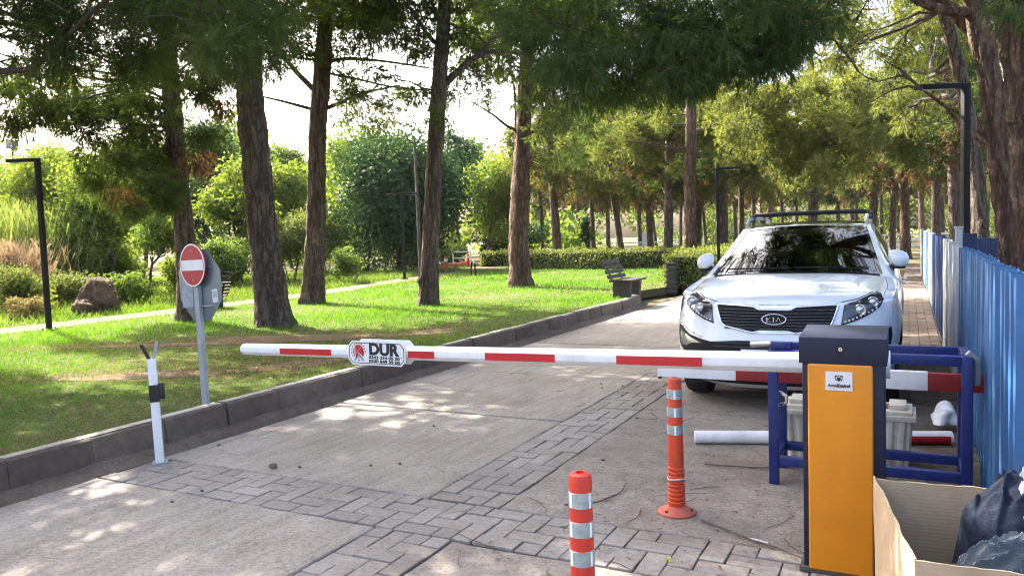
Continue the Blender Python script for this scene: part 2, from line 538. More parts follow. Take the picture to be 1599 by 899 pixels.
# concrete slabs
road = bpy.data.objects.new('road', None); COL.objects.link(road); road['kind'] = 'structure'
def slab(x0, x1, y0, y1, mat, seed, top=0.0):
    r_ = random.Random(seed)
    pts = []
    def edge(ax, ay, bx, by):
        n = max(2, int(math.hypot(bx - ax, by - ay) / 0.12))
        for k in range(n):
            t = k / n
            j = r_.uniform(-.008, .008) if 0 < k else 0
            pts.append((ax + (bx - ax) * t + (j if abs(by - ay) > abs(bx - ax) else 0), ay + (by - ay) * t + (j if abs(bx - ax) > abs(by - ay) else 0)))
    edge(x0, y0, x1, y0); edge(x1, y0, x1, y1); edge(x1, y1, x0, y1); edge(x0, y1, x0, y0)
    b = MB(); b.prism(pts, top - 0.05, top, 'xy')
    b.build('concrete_slab', mat, road, bevel=0.007, seg=1, angle=60)
ys = [(-4, 1.2), (1.215, 3.27), (3.79, 5.80), (5.835, 7.77), (7.80, 10.2), (10.22, 13.1), (13.12, 16.4), (16.42, 20.5), (20.52, 26)]
for i, (a, b_) in enumerate(ys):
    slab(-4.93, -2.575, a, b_, m_slab, i, 0.0 + 0.003 * (i % 2))
for i, (a, b_) in enumerate([(-4, 1.0), (1.01, 3.27), (3.79, 7.4), (7.41, 12.5), (12.51, 18), (18.01, 26)]):
    slab(-2.085, -0.12 if a > 7 else 0.78, a, b_, m_slab2, 40 + i, -0.002 * (i % 2))

# paver strips, 90 degree herringbone
def paver_mesh(lx, ly):
    b = MB(); b.box((0, 0, -0.03), (lx - 0.0075, ly - 0.0075, 0.06))
    return b.mesh('paver', m_paver, bevel=0.003, seg=1)
def herringbone(owner, x0, y0, nx, ny, c, flip=False):
    mh, mv, m1 = paver_mesh(2 * c, c), paver_mesh(c, 2 * c), paver_mesh(c, c)
    done = set(); n = 0
    r_ = random.Random(nx * 31 + ny)
    def put(me, cx, cy):
        o = bpy.data.objects.new('paver', me); COL.objects.link(o); o.parent = owner
        o.location = (cx, cy, r_.uniform(-.004, .003))
        o.rotation_euler = (r_.uniform(-.012, .012), r_.uniform(-.012, .012), r_.uniform(-.022, .022))
    for y in range(ny):
        for x in range(nx):
            if (x, y) in done: continue
            k = (x - y) % 4
            if k == 0: mate = (x + 1, y)
            elif k == 1: mate = (x - 1, y)
            elif k == 3: mate = (x, y + 1)
            else: mate = (x, y - 1)
            if 0 <= mate[0] < nx and 0 <= mate[1] < ny:
                done |= {(x, y), mate}
                put(mh if mate[1] == y else mv, x0 + (x + mate[0] + 1) / 2 * c, y0 + (y + mate[1] + 1) / 2 * c)
            else:
                done.add((x, y)); put(m1, x0 + (x + .5) * c, y0 + (y + .5) * c)
            n += 1
    return n
def pave(name):
    o = bpy.data.objects.new(name, None); COL.objects.link(o); o['kind'] = 'structure'
    return o
C = 0.1225
n1 = herringbone(pave('paved_crossing'), -4.925, 3.285, 46, 4, C)
n2 = herringbone(pave('paved_strip'), -2.57, 0.89, 4, 20, C - .003)
n2 = herringbone(pave('paved_strip'), -2.57, 3.80, 4, 100, C - .003)
m_grey_paver = m_paver
m_paver = per_object('brown_paver', (0.105, 0.082, 0.066), (0.145, 0.115, 0.093), 0.95, 26)
n3 = herringbone(pave('paved_walk'), -0.11, 7.45, 4, 95, C)
sheet('walk_surface', [(-0.11, 19.1), (0.4, 19.1), (0.4, 34), (-0.11, 34)], -0.004, m_paver, thick=0.03)

# kerb
kerb = bpy.data.objects.new('kerb', None); COL.objects.link(kerb); kerb['kind'] = 'structure'
kp = [(-0.17, 0.0), (-0.17, 0.225), (-0.165, 0.23), (-0.05, 0.23), (-0.03, 0.218), (0.0, -0.02), (-0.0, -0.05), (-0.17, -0.05)]
kmeshes = []
m_kerbtop = per_object('worn_sunlit_kerb_top', (0.33, 0.31, 0.28), (0.42, 0.395, 0.36), 0.9, 30)  # pale top strip: some wear, plus sun and sky light put into its colour
for s in range(4):
    r_ = random.Random(s)
    b = MB()
    L = 0.60
    prof = [(KX + x + r_.uniform(-.004, .004), z + r_.uniform(-.004, .004)) for x, z in kp[1:]]
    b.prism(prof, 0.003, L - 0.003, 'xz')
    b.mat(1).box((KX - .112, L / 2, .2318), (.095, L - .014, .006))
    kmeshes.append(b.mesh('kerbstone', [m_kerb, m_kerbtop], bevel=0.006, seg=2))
y = -2.0; i = 0
while y < 15.9:
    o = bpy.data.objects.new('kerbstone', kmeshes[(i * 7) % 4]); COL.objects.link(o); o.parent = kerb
    o.location = (rnd.uniform(-.006, .006), y, rnd.uniform(-.006, .006)); o.rotation_euler = (0, 0, rnd.uniform(-.008, .008))
    y += 0.60; i += 1
for k in range(3):      # the rounded end turns into the lawn
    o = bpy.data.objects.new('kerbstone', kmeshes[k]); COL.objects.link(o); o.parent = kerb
    a = R(22 + 24 * k)
    c0 = Vector((KX - 0.02 - 0.14 * k * k * .55 - .02 * k, y + 0.42 * k - 0.05 * k * k, 0))
    o.matrix_parent_inverse = Matrix()
    o.rotation_euler = (0, 0, a)
    o.location = c0 - Matrix.Rotation(a, 3, 'Z') @ Vector((KX, 0, 0)) 
# gutter: a thin ledge of old mortar with dirt against the kerb foot
b = MB(); nseg = 90
vs, fs = [], []
for k in range(nseg + 1):
    yy = -2 + 18.0 * k / nseg
    w = 0.15 + 0.05 * math.sin(k * 1.3) * rnd.random()
    vs += [(KX - 0.02, yy, 0.045 + rnd.uniform(-.01, .01)), (KX + w * .55, yy, 0.022 + rnd.uniform(-.008, .008)), (KX + w + .06, yy, -0.02)]
for k in range(nseg):
    a = k * 3
    fs += [(a, a + 1, a + 4, a + 3), (a + 1, a + 2, a + 5, a + 4)]
b.add(vs, fs)
o = b.build('gutter', concrete('gutter_mortar', (0.19, 0.145, 0.108), (0.085, 0.062, 0.046), (1, 1, 1), 0.6)); o['kind'] = 'structure'

# ------------------------------------------------------------------ common painted materials
m_white = plain('white_paint', (0.78, 0.78, 0.775), 0.38, var=0.04, dirt=(0.50, 0.46, 0.41), dirt_amt=0.45)
m_red = plain('red_sticker', (0.50, 0.018, 0.022), 0.35, var=0.08)
m_dkred = plain('faded_red_paint', (0.26, 0.014, 0.016), 0.45, var=0.12, dirt=(0.14, .05, .04))
m_blk = plain('black_plastic', (0.014, 0.014, 0.016), 0.45)
m_blkmetal = plain('black_metal', (0.010, 0.010, 0.012), 0.65, var=.2, spec=.25)
m_navy = plain('navy_metal', (0.012, 0.015, 0.034), 0.42, var=0.12, spec=0.3, scale=9, dirt=(0.04, 0.04, 0.05), dirt_amt=0.25)
m_orange = plain('orange_enamel', (0.62, 0.215, 0.004), 0.34, var=0.05, scale=7, dirt=(0.44, 0.16, 0.02), dirt_amt=0.45)
m_blue = plain('blue_paint', (0.008, 0.020, 0.135), 0.4, var=0.2, dirt=(0.04, .05, .10), dirt_amt=.6, scale=22)
m_galv = plain('galvanised_steel', (0.34, 0.37, 0.40), 0.5, 0.35, var=0.12, dirt=(.22, .22, .22))
m_steel = plain('bright_steel', (0.65, 0.66, 0.68), 0.25, 1.0, var=.06)
m_chrome = plain('chrome', (0.82, 0.84, 0.86), 0.08, 1.0, var=0.02)
m_ink = plain('black_print', (0.012, 0.012, 0.014), 0.6)
m_paper = plain('paper_label', (0.62, 0.63, 0.65), 0.5, var=.04)
m_orplast = plain('orange_plastic', (0.60, 0.062, 0.020), 0.45, var=0.10, dirt=(0.34, .10, .06), dirt_amt=.6, scale=9)
m_redplast = plain('red_orange_plastic', (0.58, 0.036, 0.020), 0.4, var=0.08, scale=10, dirt=(0.30, .05, .04), dirt_amt=.5)
m_wood_dk = plain('dark_bench_wood', (0.045, 0.03, 0.022), 0.6, var=.25)
m_conc_dk = plain('dark_concrete', (0.06, 0.055, 0.05), 0.85, var=.2)

# ------------------------------------------------------------------ barrier cabinet
X0, X1, Y0, Y1 = -0.425, -0.085, 3.585, 3.90
w, d = X1 - X0, Y1 - Y0
t = thing('barrier_cabinet', 'orange and navy gate barrier cabinet standing beside the cardboard box', 'barrier cabinet', (X0, Y0, 0))
b = MB(); b.box((w / 2, d / 2, 0.485), (w - 0.012, d - 0.012, 0.93)); b.build('body', m_navy, t, bevel=0.006)
b = MB(); b.prism([(0.03, 0.02), (w - 0.048, 0.02), (w - 0.048, 0.945), (0.03, 0.945)], -0.016, 0.02); 
b.build('front_panel', m_orange, t, bevel=0.012, seg=3)
b = MB()
b.prism([(-0.008, 0.945), (-0.008, 1.060), (d + .008, 1.080), (d + 0.008, 0.945)], -0.006, w + 0.006, 'yz')
b.build('top_cover', m_navy, t, bevel=0.002)
b = MB(); b.lathe([(0.0, -0.012), (0.008, -0.012), (0.011, -0.006), (0.011, 0.004)], 16, (w / 2 - .005, -0.009, 1.012), 'y')
lk = b.build('lock', m_steel, t, smooth=True)
b = MB(); b.box((w / 2 - .005, -0.0215, 1.012), (0.002, 0.002, 0.009)); b.build('keyhole', m_blk, lk)
b = MB(); b.box((w / 2, d / 2, 0.012), (w + 0.024, d + 0.02, 0.024)); b.build('base_plate', m_conc_dk, t, bevel=0.004)
b = MB(); b.box((0.158, -0.0175, 0.874), (0.108, 0.003, 0.082)); lab = b.build('label_plate', m_paper, t)
b = MB()   # shield emblem: a broken ring of wedges round a dark drop
yy = -0.0203
def flat(pts, y0, y1): b.prism(pts, y0, y1)
cx_, cz_ = 0.158, 0.885
flat([(cx_ - .009, cz_ - .001), (cx_ - .006, cz_ + .006), (cx_ + .006, cz_ + .006), (cx_ + .009, cz_ - .001), (cx_ + .004, cz_ - .009), (cx_, cz_ - .013), (cx_ - .004, cz_ - .009)], yy, yy + .001)
for sgn in (-1, 1):
    flat([(cx_ + sgn * .016, cz_ + .013), (cx_ + sgn * .005, cz_ + .015), (cx_ + sgn * .006, cz_ + .0095), (cx_ + sgn * .0125, cz_ + .006), (cx_ + sgn * .0155, cz_ + .004)][::sgn], yy, yy + .001)
    flat([(cx_ + sgn * .0155, cz_ + .002), (cx_ + sgn * .0125, cz_ + .003), (cx_ + sgn * .008, cz_ - .010), (cx_ + sgn * .010, cz_ - .011)][::sgn], yy, yy + .001)
flat([(cx_ - .003, cz_ + .015), (cx_ + .003, cz_ + .015), (cx_ + .002, cz_ + .010), (cx_ - .002, cz_ + .010)], yy, yy + .001)
b.build('emblem', m_ink, lab)
link('lettering', text_mesh('Arma', 0.0185, plain('red_print', (0.13, 0.01, 0.03), 0.6), 0.0006, 0.0004, 'RIGHT', fit=.037), lab, (0.1505, -0.0203, 0.855))
link('lettering', text_mesh('Kontrol', 0.0185, m_ink, 0.0011, 0.0004, 'LEFT', fit=.052), lab, (0.151, -0.0203, 0.855))
b = MB(); b.box((0.158, -0.0195, 0.845), (0.075, 0.001, 0.003)); b.build('fine_print', plain('grey_print', (0.42, .43, .45), .6), lab)

# ------------------------------------------------------------------ barrier arm with stop plates
AY = 4.0
arm = thing('boom_barrier', 'long white barrier arm with red bands reaching across the concrete road', 'barrier arm', (-0.105, AY, 0))
XL, XR = -4.25, -0.105
def az(x):  # centre height along the arm, it sags a little
    q = (x - XR) / (XL - XR)
    return 0.885 - 0.075 * q
def ah(x):
    q = (x - XR) / (XL - XR)
    return 0.105 - 0.025 * q
def arm_section(h, wd):
    k = h * 0.30
    return [(-wd / 2, -h / 2 + k), (-wd / 2, h / 2 - k), (-wd / 2 + k * .9, h / 2), (wd / 2 - k * .9, h / 2), (wd / 2, h / 2 - k), (wd / 2, -h / 2 + k), (wd / 2 - k * .9, -h / 2), (-wd / 2 + k * .9, -h / 2)]
b = MB(); vs, fs = [], []
xs = [XR + (XL - XR) * k / 24 for k in range(25)]
for x in xs:
    for yy, zz in arm_section(ah(x), 0.075): vs.append((x - XR, yy, az(x) + zz))
for i in range(24):
    for k in range(8): fs.append((i * 8 + k, i * 8 + (k + 1) % 8, (i + 1) * 8 + (k + 1) % 8, (i + 1) * 8 + k))
fs.append(tuple(range(7, -1, -1)))
n = len(vs)
for yy, zz in arm_section(ah(XL) * .75, 0.05): vs.append((XL - XR - 0.022, yy, az(XL) + zz))
for k in range(8): fs.append((24 * 8 + k, 24 * 8 + (k + 1) % 8, n + (k + 1) % 8, n + k))
fs.append(tuple(n + k for k in range(8)))
b.add(vs, fs); b.build('boom', m_white, arm, bevel=0.006, seg=2, angle=20)
def band(x0, x1):
    b = MB(); V2, F2 = [], []
    for k in range(7):
        x = x0 + (x1 - x0) * k / 6
        h = ah(x); kk = h * .30
        for zz in (h / 2 - kk - .0, -h / 2 + kk * .7): V2.append((x - XR, -0.0375 - .0022, az(x) + zz))
    for k in range(6): F2.append((2 * k, 2 * k + 1, 2 * k + 3, 2 * k + 2))
    b.add(V2, F2)
    b.build('red_band', m_red, arm)
for px0, px1 in ((437, 517), (637, 678), (757, 866), (962, 1096)):
    band(*(far(p, 556, 1).x * ((AY - .04) / far(p, 556, 1).y) for p in (px0, px1)))
b = MB(); b.lathe([(0.0, 0), (0.058, 0), (0.066, .004), (0.066, .03), (0.05, .03), (0.05, .012), (0, .012)], 24, (0.0, 0, az(XR)), 'x'); b.build('end_cap', m_white, arm, smooth=True)
b = MB(); b.box((-0.195, -0.062, az(-.25)), (0.12, 0.05, 0.13)); b.build('arm_clamp', m_galv, arm, bevel=.004)
# plates
def octo(w_, h_, k): return [(-w_ / 2, -h_ / 2 + k), (-w_ / 2, h_ / 2 - k), (-w_ / 2 + k, h_ / 2), (w_ / 2 - k, h_ / 2), (w_ / 2, h_ / 2 - k), (w_ / 2, -h_ / 2 + k), (w_ / 2 - k, -h_ / 2), (-w_ / 2 + k, -h_ / 2)]
PX, PZ = -3.035 - XR, 0.832
def plate(y_, name, front):
    b = MB(); b.prism([(PX + a, PZ + c) for a, c in octo(0.455, 0.155, 0.034)], y_, y_ + 0.003)
    pl = b.build(name, m_white, arm)
    return pl
plate(0.045, 'rear_plate', False)
pl = plate(-0.055, 'stop_plate', True)
yf = -0.0565
def ring_outline(w_, h_, k, t_, y_):
    o1, o2 = octo(w_, h_, k), octo(w_ - 2 * t_, h_ - 2 * t_, k * .93)
    bb = MB()
    vs = [(PX + a, y_, PZ + c) for a, c in o1] + [(PX + a, y_, PZ + c) for a, c in o2]
    bb.add(vs, [(i, (i + 1) % 8, 8 + (i + 1) % 8, 8 + i) for i in range(8)])
    return bb
ring_outline(0.435, 0.136, 0.030, 0.0045, yf).build('border', m_ink, pl)
tilt = 0.02
link('lettering', text_mesh('DUR', 0.103, m_ink, 0.0052, 0.0004, 'CENTER', fit=.238), pl, (PX + 0.058, yf, PZ + 0.023)).rotation_euler = (0, tilt, 0)
link('lettering', text_mesh('0342 334 05 50', 0.026, m_ink, 0.0011, 0.0003, 'CENTER', fit=.243), pl, (PX + 0.062, yf, PZ - 0.0285)).rotation_euler = (0, tilt, 0)
link('lettering', text_mesh('0530 849 39 00', 0.026, m_ink, 0.0011, 0.0003, 'CENTER', fit=.243), pl, (PX + 0.062, yf, PZ - 0.0525)).rotation_euler = (0, tilt, 0)
LX, LZ = PX - 0.140, PZ + 0.004
def disc(cx_, cz_, r0, r1, a0, a1, n=20):
    return [(cx_ + r1 * math.cos(a0 + (a1 - a0) * k / n), cz_ + r1 * 1.12 * math.sin(a0 + (a1 - a0) * k / n)) for k in range(n + 1)] + \
           ([(cx_ + r0 * math.cos(a1 - (a1 - a0) * k / n), cz_ + r0 * 1.12 * math.sin(a1 - (a1 - a0) * k / n)) for k in range(n + 1)] if r0 else [(cx_, cz_)])
b = MB(); b.prism(disc(LX, LZ, 0, .044, R(-35), R(235), 28), yf - .0004, yf + .0002); b.build('emblem_disc', m_red, pl)
b = MB()
b.bar((LX - .028, yf - .0012, LZ + .034), (LX - .028, yf - .0012, LZ - .035), .006, .0008)
b.bar((LX + .026, yf - .0013, LZ + .036), (LX - .024, yf - .0013, LZ - .012), .007, .0008)
b.bar((LX - .008, yf - .0014, LZ + .006), (LX + .030, yf - .0014, LZ - .030), .006, .0008)
b.build('emblem_stroke', m_white, pl)
b = MB()
b.bar((LX + .0, yf - .002, LZ - .012), (LX - .034, yf - .002, LZ - .056), .0075, .0008)
b.bar((LX + .0, yf - .0021, LZ - .012), (LX + .042, yf - .0021, LZ - .056), .0075, .0008)
b.box((LX + .002, yf - .002, LZ - .034), (.007, .0008, .008)); b.box((LX + .003, yf - .002, LZ - .052), (.009, .0008, .009))
b.build('emblem_road', m_ink, pl)
b = MB()
for k in range(11):
    a = R(205 - k * 20)
    q = Matrix.Rotation(-a, 3, 'Y')
    b.box((LX + .056 * math.cos(a), yf - .001, LZ + .060 * math.sin(a)), (.007, .0008, .010), q)
b.build('emblem_tick', plain('grey_green_print', (.12, .16, .16), .6), pl)
b = MB()
for sx in (-.11, .13):
    b = MB(); b.lathe([(0.0, -0.0585), (.004, -.0585), (.005, -.0555)], 10, (PX + sx * 1.5, 0, PZ + (.03 if sx < 0 else -.02)), 'y')
    b.build('bolt', m_galv, arm)

# ------------------------------------------------------------------ fork post that receives the arm
t = thing('fork_post', 'leaning white post with black band and forked top by the kerb', 'post', (-4.84, 3.70, 0))
t.rotation_euler = (R(1.5), R(-1.0), R(48))
b = MB(); b.box((0, 0, 0.38), (0.058, 0.058, 0.77)); b.build('post', m_white, t, bevel=.004)
b = MB(); b.box((0, 0, 0.515), (0.064, 0.064, 0.125)); b.build('black_band', m_blk, t)
b = MB(); b.box((0.052, -0.01, 0.53), (0.035, 0.06, 0.115)); b.build('lock_box', m_blk, t, bevel=.004)
b = MB(); b.bar((-0.015, 0, .765), (-0.062, 0, .875), .026, .022); b.build('fork_tine', m_blk, t)
b = MB(); b.bar((0.015, 0, .765), (0.045, 0, .885), .026, .020); b.build('fork_tine', m_galv, t)
b = MB(); b.box((0, 0, .004), (.10, .10, .008)); b.build('foot_plate', m_galv, t)

# ------------------------------------------------------------------ road signs on one post
t = thing('no_entry_sign', 'round red no entry sign fixed to a galvanised post on the lawn edge', 'road sign', (-5.315, 4.535, 0.19))
t.rotation_euler = (0, R(-1.2), R(-8))
b = MB()
b.prism([(-.032, -.012), (-.032, .02), (-.022, .02), (-.022, -.003), (.022, -.003), (.022, .02), (.032, .02), (.032, -.012)], -0.12, 1.36, 'xy')
b.build('post', m_galv, t)
b = MB()
for k in range(46): b.box((-.0325, .006, .03 + k * .029), (.0012, .009, .012))
o = b.build('post_hole', plain('hole_shadow', (.03, .03, .035), .8), t); o['kind'] = 'stuff'
m_signred = plain('sign_red', (0.42, 0.022, 0.03), 0.4, var=.05)
m_signback = plain('sign_back_grey', (0.20, 0.23, 0.255), 0.45, 0.35, var=.12, dirt=(.12, .13, .14), scale=6)
SZ = 1.215
b = MB(); b.lathe([(0, -.032), (.178, -.032), (.182, -.029), (.182, -.020), (.174, -.02), (.17, -.024), (0, -.024)], 48, (0, 0, SZ), 'y')
dsk = b.build('sign_disc', m_signred, t, smooth=True, angle=30)
b = MB(); b.lathe([(.168, -.0335), (.180, -.0335), (.180, -.032), (.168, -.032)], 48, (0, 0, SZ), 'y', caps=False); b.build('rim', m_white, dsk)
b = MB(); b.box((0, -.0335, SZ), (.315, .002, .088)); b.build('white_bar', m_white, dsk)
b = MB()
for sz in (-.125, .125): b.lathe([(0, -.036), (.006, -.036), (.007, -.032)], 10, (0, 0, SZ + sz), 'y')
b.build('rivet', m_galv, dsk)
b = MB()
def ngon8(r): return [(r * math.cos(R(22.5 + 45 * k)), r * math.sin(R(22.5 + 45 * k))) for k in range(8)]
t2 = thing('stop_sign_back', 'grey back of an octagonal sign on the same post behind the red disc', 'road sign', (-5.315, 4.535, 0.19))
t2.rotation_euler = (0, R(-1.2), R(-8))
b.prism([(a * 1.0, 1.045 + c) for a, c in ngon8(0.325)], .026, .030); b.build('plate', m_signback, t2, bevel=.004)
b = MB(); b.prism([(a, 1.045 + c) for a, c in ngon8(0.321)], .031, .033); b.build('red_face', m_signred, t2)
b = MB(); b.box((.21, .0245, .955), (.075, .002, .11), Matrix.Rotation(R(-4), 3, 'Y')); b.build('sticker', m_paper, t2)
b = MB(); b.box((.21, .0233, .965), (.055, .001, .05), Matrix.Rotation(R(-4), 3, 'Y')); b.build('sticker_print', plain('faded_print', (.38, .42, .40), .6), t2)
b = MB(); b.box((-.185, .0245, .97), (.16, .002, .24), Matrix.Rotation(R(2), 3, 'Y')); b.build('faded_poster', plain('faded_poster', (.30, .34, .39), .6, var=.25, scale=30), t2)
b = MB(); b.bar((-.19, .018, 1.2), (.19, .018, 1.2), .03, .006); b.bar((-.19, .018, .87), (.19, .018, .87), .03, .006); b.build('bracket', m_galv, t2)

# ------------------------------------------------------------------ flexible bollards
m_refl = plain('reflective_sheet', (0.36, 0.41, 0.41), 0.35, 0.25, var=.25, scale=30, dirt=(.22, .22, .2))
m_edge = plain('reflective_edge', (0.85, .88, .88), .3)
def bollard(name, label, x, y, h, mat, mat_base, string):
    t = thing(name, label, 'bollard', (x, y, 0), rnd.uniform(0, 6), 'flexible orange bollards')
    prof = [(.046, .035)]
    z = .055
    for k in range(9):
        prof += [(.0455 - .0004 * k, z), (.0485 - .0004 * k, z + .004), (.0485 - .0004 * k, z + .013), (.0435 - .0004 * k, z + .017)]
        z += .0235
    prof += [(.0425, z + .01), (.039, h - .12), (.0385, h - .02), (.035, h - .006), (.024, h), (.016, h), (.014, h - .018), (0, h - .018)]
    b = MB(); b.lathe(prof, 36); b.build('shaft', mat, t, smooth=True, angle=40)
    b = MB(); b.lathe([(.102, 0), (.104, .010), (.098, .016), (.070, .026), (.052, .042), (.044, .046)], 40); base = b.build('base', mat_base, t, smooth=True)
    b = MB()
    for k in range(3):
        a = R(40 + 120 * k); b.lathe([(0, .030), (.008, .030), (.009, .022)], 8, (.082 * math.cos(a), .082 * math.sin(a), -.002))
    b.build('bolt', m_twig, base)
    for k in range(3):
        z1 = h - .062 - .098 * k; z0 = z1 - .052
        r1 = .0398 + .0009 * k
        b = MB(); b.lathe([(r1, z0), (r1 + .0012, z0 + .001), (r1 + .0010, z1 - .001), (r1 - .0002, z1)], 36); bn = b.build('reflective_band', m_refl, t, smooth=True)
        b = MB()
        for a in (R(200), R(205), R(20), R(110), R(300)):
            b.box(((r1 + .0018) * math.cos(a), (r1 + .0018) * math.sin(a), (z0 + z1) / 2), (.0022, .006, z1 - z0 - .003), Matrix.Rotation(a, 3, 'Z'))
        b.build('bright_edge', m_edge, bn)
    if string:
        b = MB()
        ring = [((.0485 + .002 * math.sin(k)) * math.cos(k * .4488), (.0485) * math.sin(k * .4488), .197 + .004 * math.sin(k * .9)) for k in range(15)]
        b.tube(ring, .0035, 6); b.tube([(.049, 0, .197), (.075, .02, .20), (.09, .035, .19)], .0028, 5)
        b.build('string', plain('white_string', (.65, .62, .58), .8), t)
    return t
bollard('flexible_bollard', 'dusty orange bollard with string round its ribs beside the red pole', -1.135, 4.09, .752, m_orplast, plain('dusty_orange_base', (.50, .10, .06), .6, var=.2, dirt=(.35, .18, .12), dirt_amt=.6), True)
bollard('flexible_bollard', 'cleaner red orange bollard at the near paver crossing, cut by the frame', -0.972, 2.33, .752, m_redplast, m_redplast, False)

# ------------------------------------------------------------------ blue frame, old beam, tub and loose pole behind the cabinet
FY, BY = 4.80, 5.16
t = thing('blue_metal_frame', 'blue painted steel stand frame behind the barrier cabinet', 'metal frame', (-0.22, FY, 0))
ox = 0.22
tb = .055
for yy in (0, BY - FY):
    for xx, zb in ((-.725, 0), (.285, 0)):
        b = MB(); b.box((xx + ox, yy, .41), (tb, tb, .815)); b.build('leg', m_blue, t, bevel=.005)
    b = MB(); b.box((-.22 + ox, yy, .792), (1.07 - tb - .062, tb - .004, tb)); b.build('top_rail', m_blue, t, bevel=.005)
    b = MB(); b.box((-.22 + ox, yy, .145), (1.07 - tb - .062, tb - .004, tb)); b.build('lower_rail', m_blue, t, bevel=.005)
for xx in (-.725, .285):
    b = MB(); b.box((xx + ox, (BY - FY) / 2, .80), (tb - .006, BY - FY - tb, tb - .006)); b.build('side_rail', m_blue, t, bevel=.005)
    b = MB(); b.box((xx + ox, (BY - FY) / 2, .15), (tb - .006, BY - FY - tb, tb - .006)); b.build('side_rail', m_blue, t, bevel=.005)
b = MB(); b.tube([(-.86 + ox, .03, .845), (-.74 + ox, .03, .853)], .021, 14); b.build('pin', m_steel, t, smooth=True, angle=40)
b = MB(); b.box((-.68 + ox, .03, .845), (.12, .05, .04)); b.build('pin_holder', m_blue, t, bevel=.004)
b = MB()
b.lathe([(.030, -.008), (.050, -.008), (.053, 0), (.050, .008), (.030, .008), (.030, -.008)], 6, (-.70 + ox, .11, .50), 'y', caps=False); b.build('steel_nut', m_steel, t, bevel=.003)
b = MB(); b.tube([(.285 + ox, -.01, .84), (.33 + ox, .0, .80), (.335 + ox, .02, .72), (.33 + ox, .03, .66)], .018, 8); b.build('chain', m_galv, t)

t = thing('old_barrier_beam', 'flat red and white barrier beam resting through the blue frame', 'barrier beam', (-0.5, 5.02, 0))
segs = [(-1.50, -.985, m_white), (-.985, -.60, m_dkred), (-.60, -.12, m_dkred), (-.12, .10, m_white), (.10, .40, m_dkred)]
b = MB(); b.box((-.55 + .5, 0, .633), (1.90, .055, .100)); b.build('beam', m_dkred, t, bevel=.004)
for x0, x1, mm in segs:
    if mm is m_white:
        b = MB(); b.box(((x0 + x1) / 2 + .5, 0, .635), (x1 - x0, .061, .106)); b.build('white_band', m_white, t, bevel=.003)
b = MB(); b.box((-1.49 + .5, .0, .58), (.012, .05, .03)); b.build('end_bracket', m_blkmetal, t)

t = thing('plastic_tub', 'cream ribbed plastic tub with lid under the blue frame', 'tub', (-0.36, 5.46, 0))
m_cream = plain('cream_plastic', (0.56, 0.53, 0.44), 0.5, var=.1, dirt=(.25, .22, .17), dirt_amt=.5)
b = MB()
W2, D2 = .375, .14
pts = []
def ribbed(w_, d_, n=11, amp=.012):
    out = []
    for side in range(4):
        L = w_ if side % 2 == 0 else d_
        m_ = n if side % 2 == 0 else 5
        for k in range(m_ * 4):
            tt = -1 + 2 * k / (m_ * 4)
            o_ = amp if (k % 4) in (1, 2) else 0
            if side == 0: out.append((tt * w_, -d_ - o_))
            if side == 1: out.append((w_ + o_, tt * d_))
            if side == 2: out.append((-tt * w_, d_ + o_))
            if side == 3: out.append((-w_ - o_, -tt * d_))
    return out
A1, A2 = ribbed(W2 * .94, D2 * .92), ribbed(W2, D2)
n = len(A1)
b.add([(x, y_, 0.01) for x, y_ in A1] + [(x, y_, .315) for x, y_ in A2], [(i, (i + 1) % n, n + (i + 1) % n, n + i) for i in range(n)] + [tuple(range(n - 1, -1, -1)), tuple(range(n, 2 * n))])
b.build('tub_body', m_cream, t)
b = MB(); b.box((0, 0, .335), (2 * W2 + .06, 2 * D2 + .06, .035)); b.box((0, 0, .362), (2 * W2 + .02, 2 * D2 + .02, .03))
for sx in (-1, 1):
    b.box((sx * .30, 0, .392), (.10, .2, .035)); b.box((sx * .12, -.07, .388), (.16, .06, .026))
b.build('lid', m_cream, t, bevel=.008)
b = MB(); b.box((-.15, -.0, .3795), (.22, .13, .006)); b.box((.17, 0, .3795), (.22, .13, .006)); b.build('lid_recess', plain('brown_rust', (.10, .04, .03), .8), t)

t = thing('loose_barrier_pole', 'short white and red round pole lying behind the orange bollard', 'pole', (-1.39, 5.52, 0.05))
A, Bp = Vector((-1.39, 5.52, .05)), Vector((.27, 6.10, .05))
dv = (Bp - A); L = dv.length
t.rotation_euler = (0, 0, math.atan2(dv.y, dv.x))
b = MB(); b.lathe([(.040, 0), (.046, .002), (.046, L - .002), (.040, L)], 20, (0, 0, 0), 'x'); b.build('tube', m_white, t, smooth=True, angle=50)
def half_band(x0, x1, a0, a1):
    b = MB(); vs, fs = [], []
    for k in range(9):
        a = a0 + (a1 - a0) * k / 8
        for x in (x0, x1): vs.append((x, .0468 * math.cos(a), .0468 * math.sin(a)))
    for k in range(8): fs.append((2 * k, 2 * k + 1, 2 * k + 3, 2 * k + 2))
    b.add(vs, fs); b.build('red_band', m_red, t)
for x0, x1 in ((.52, .95), (1.15, L - .02)): half_band(x0, x1, R(155), R(265))

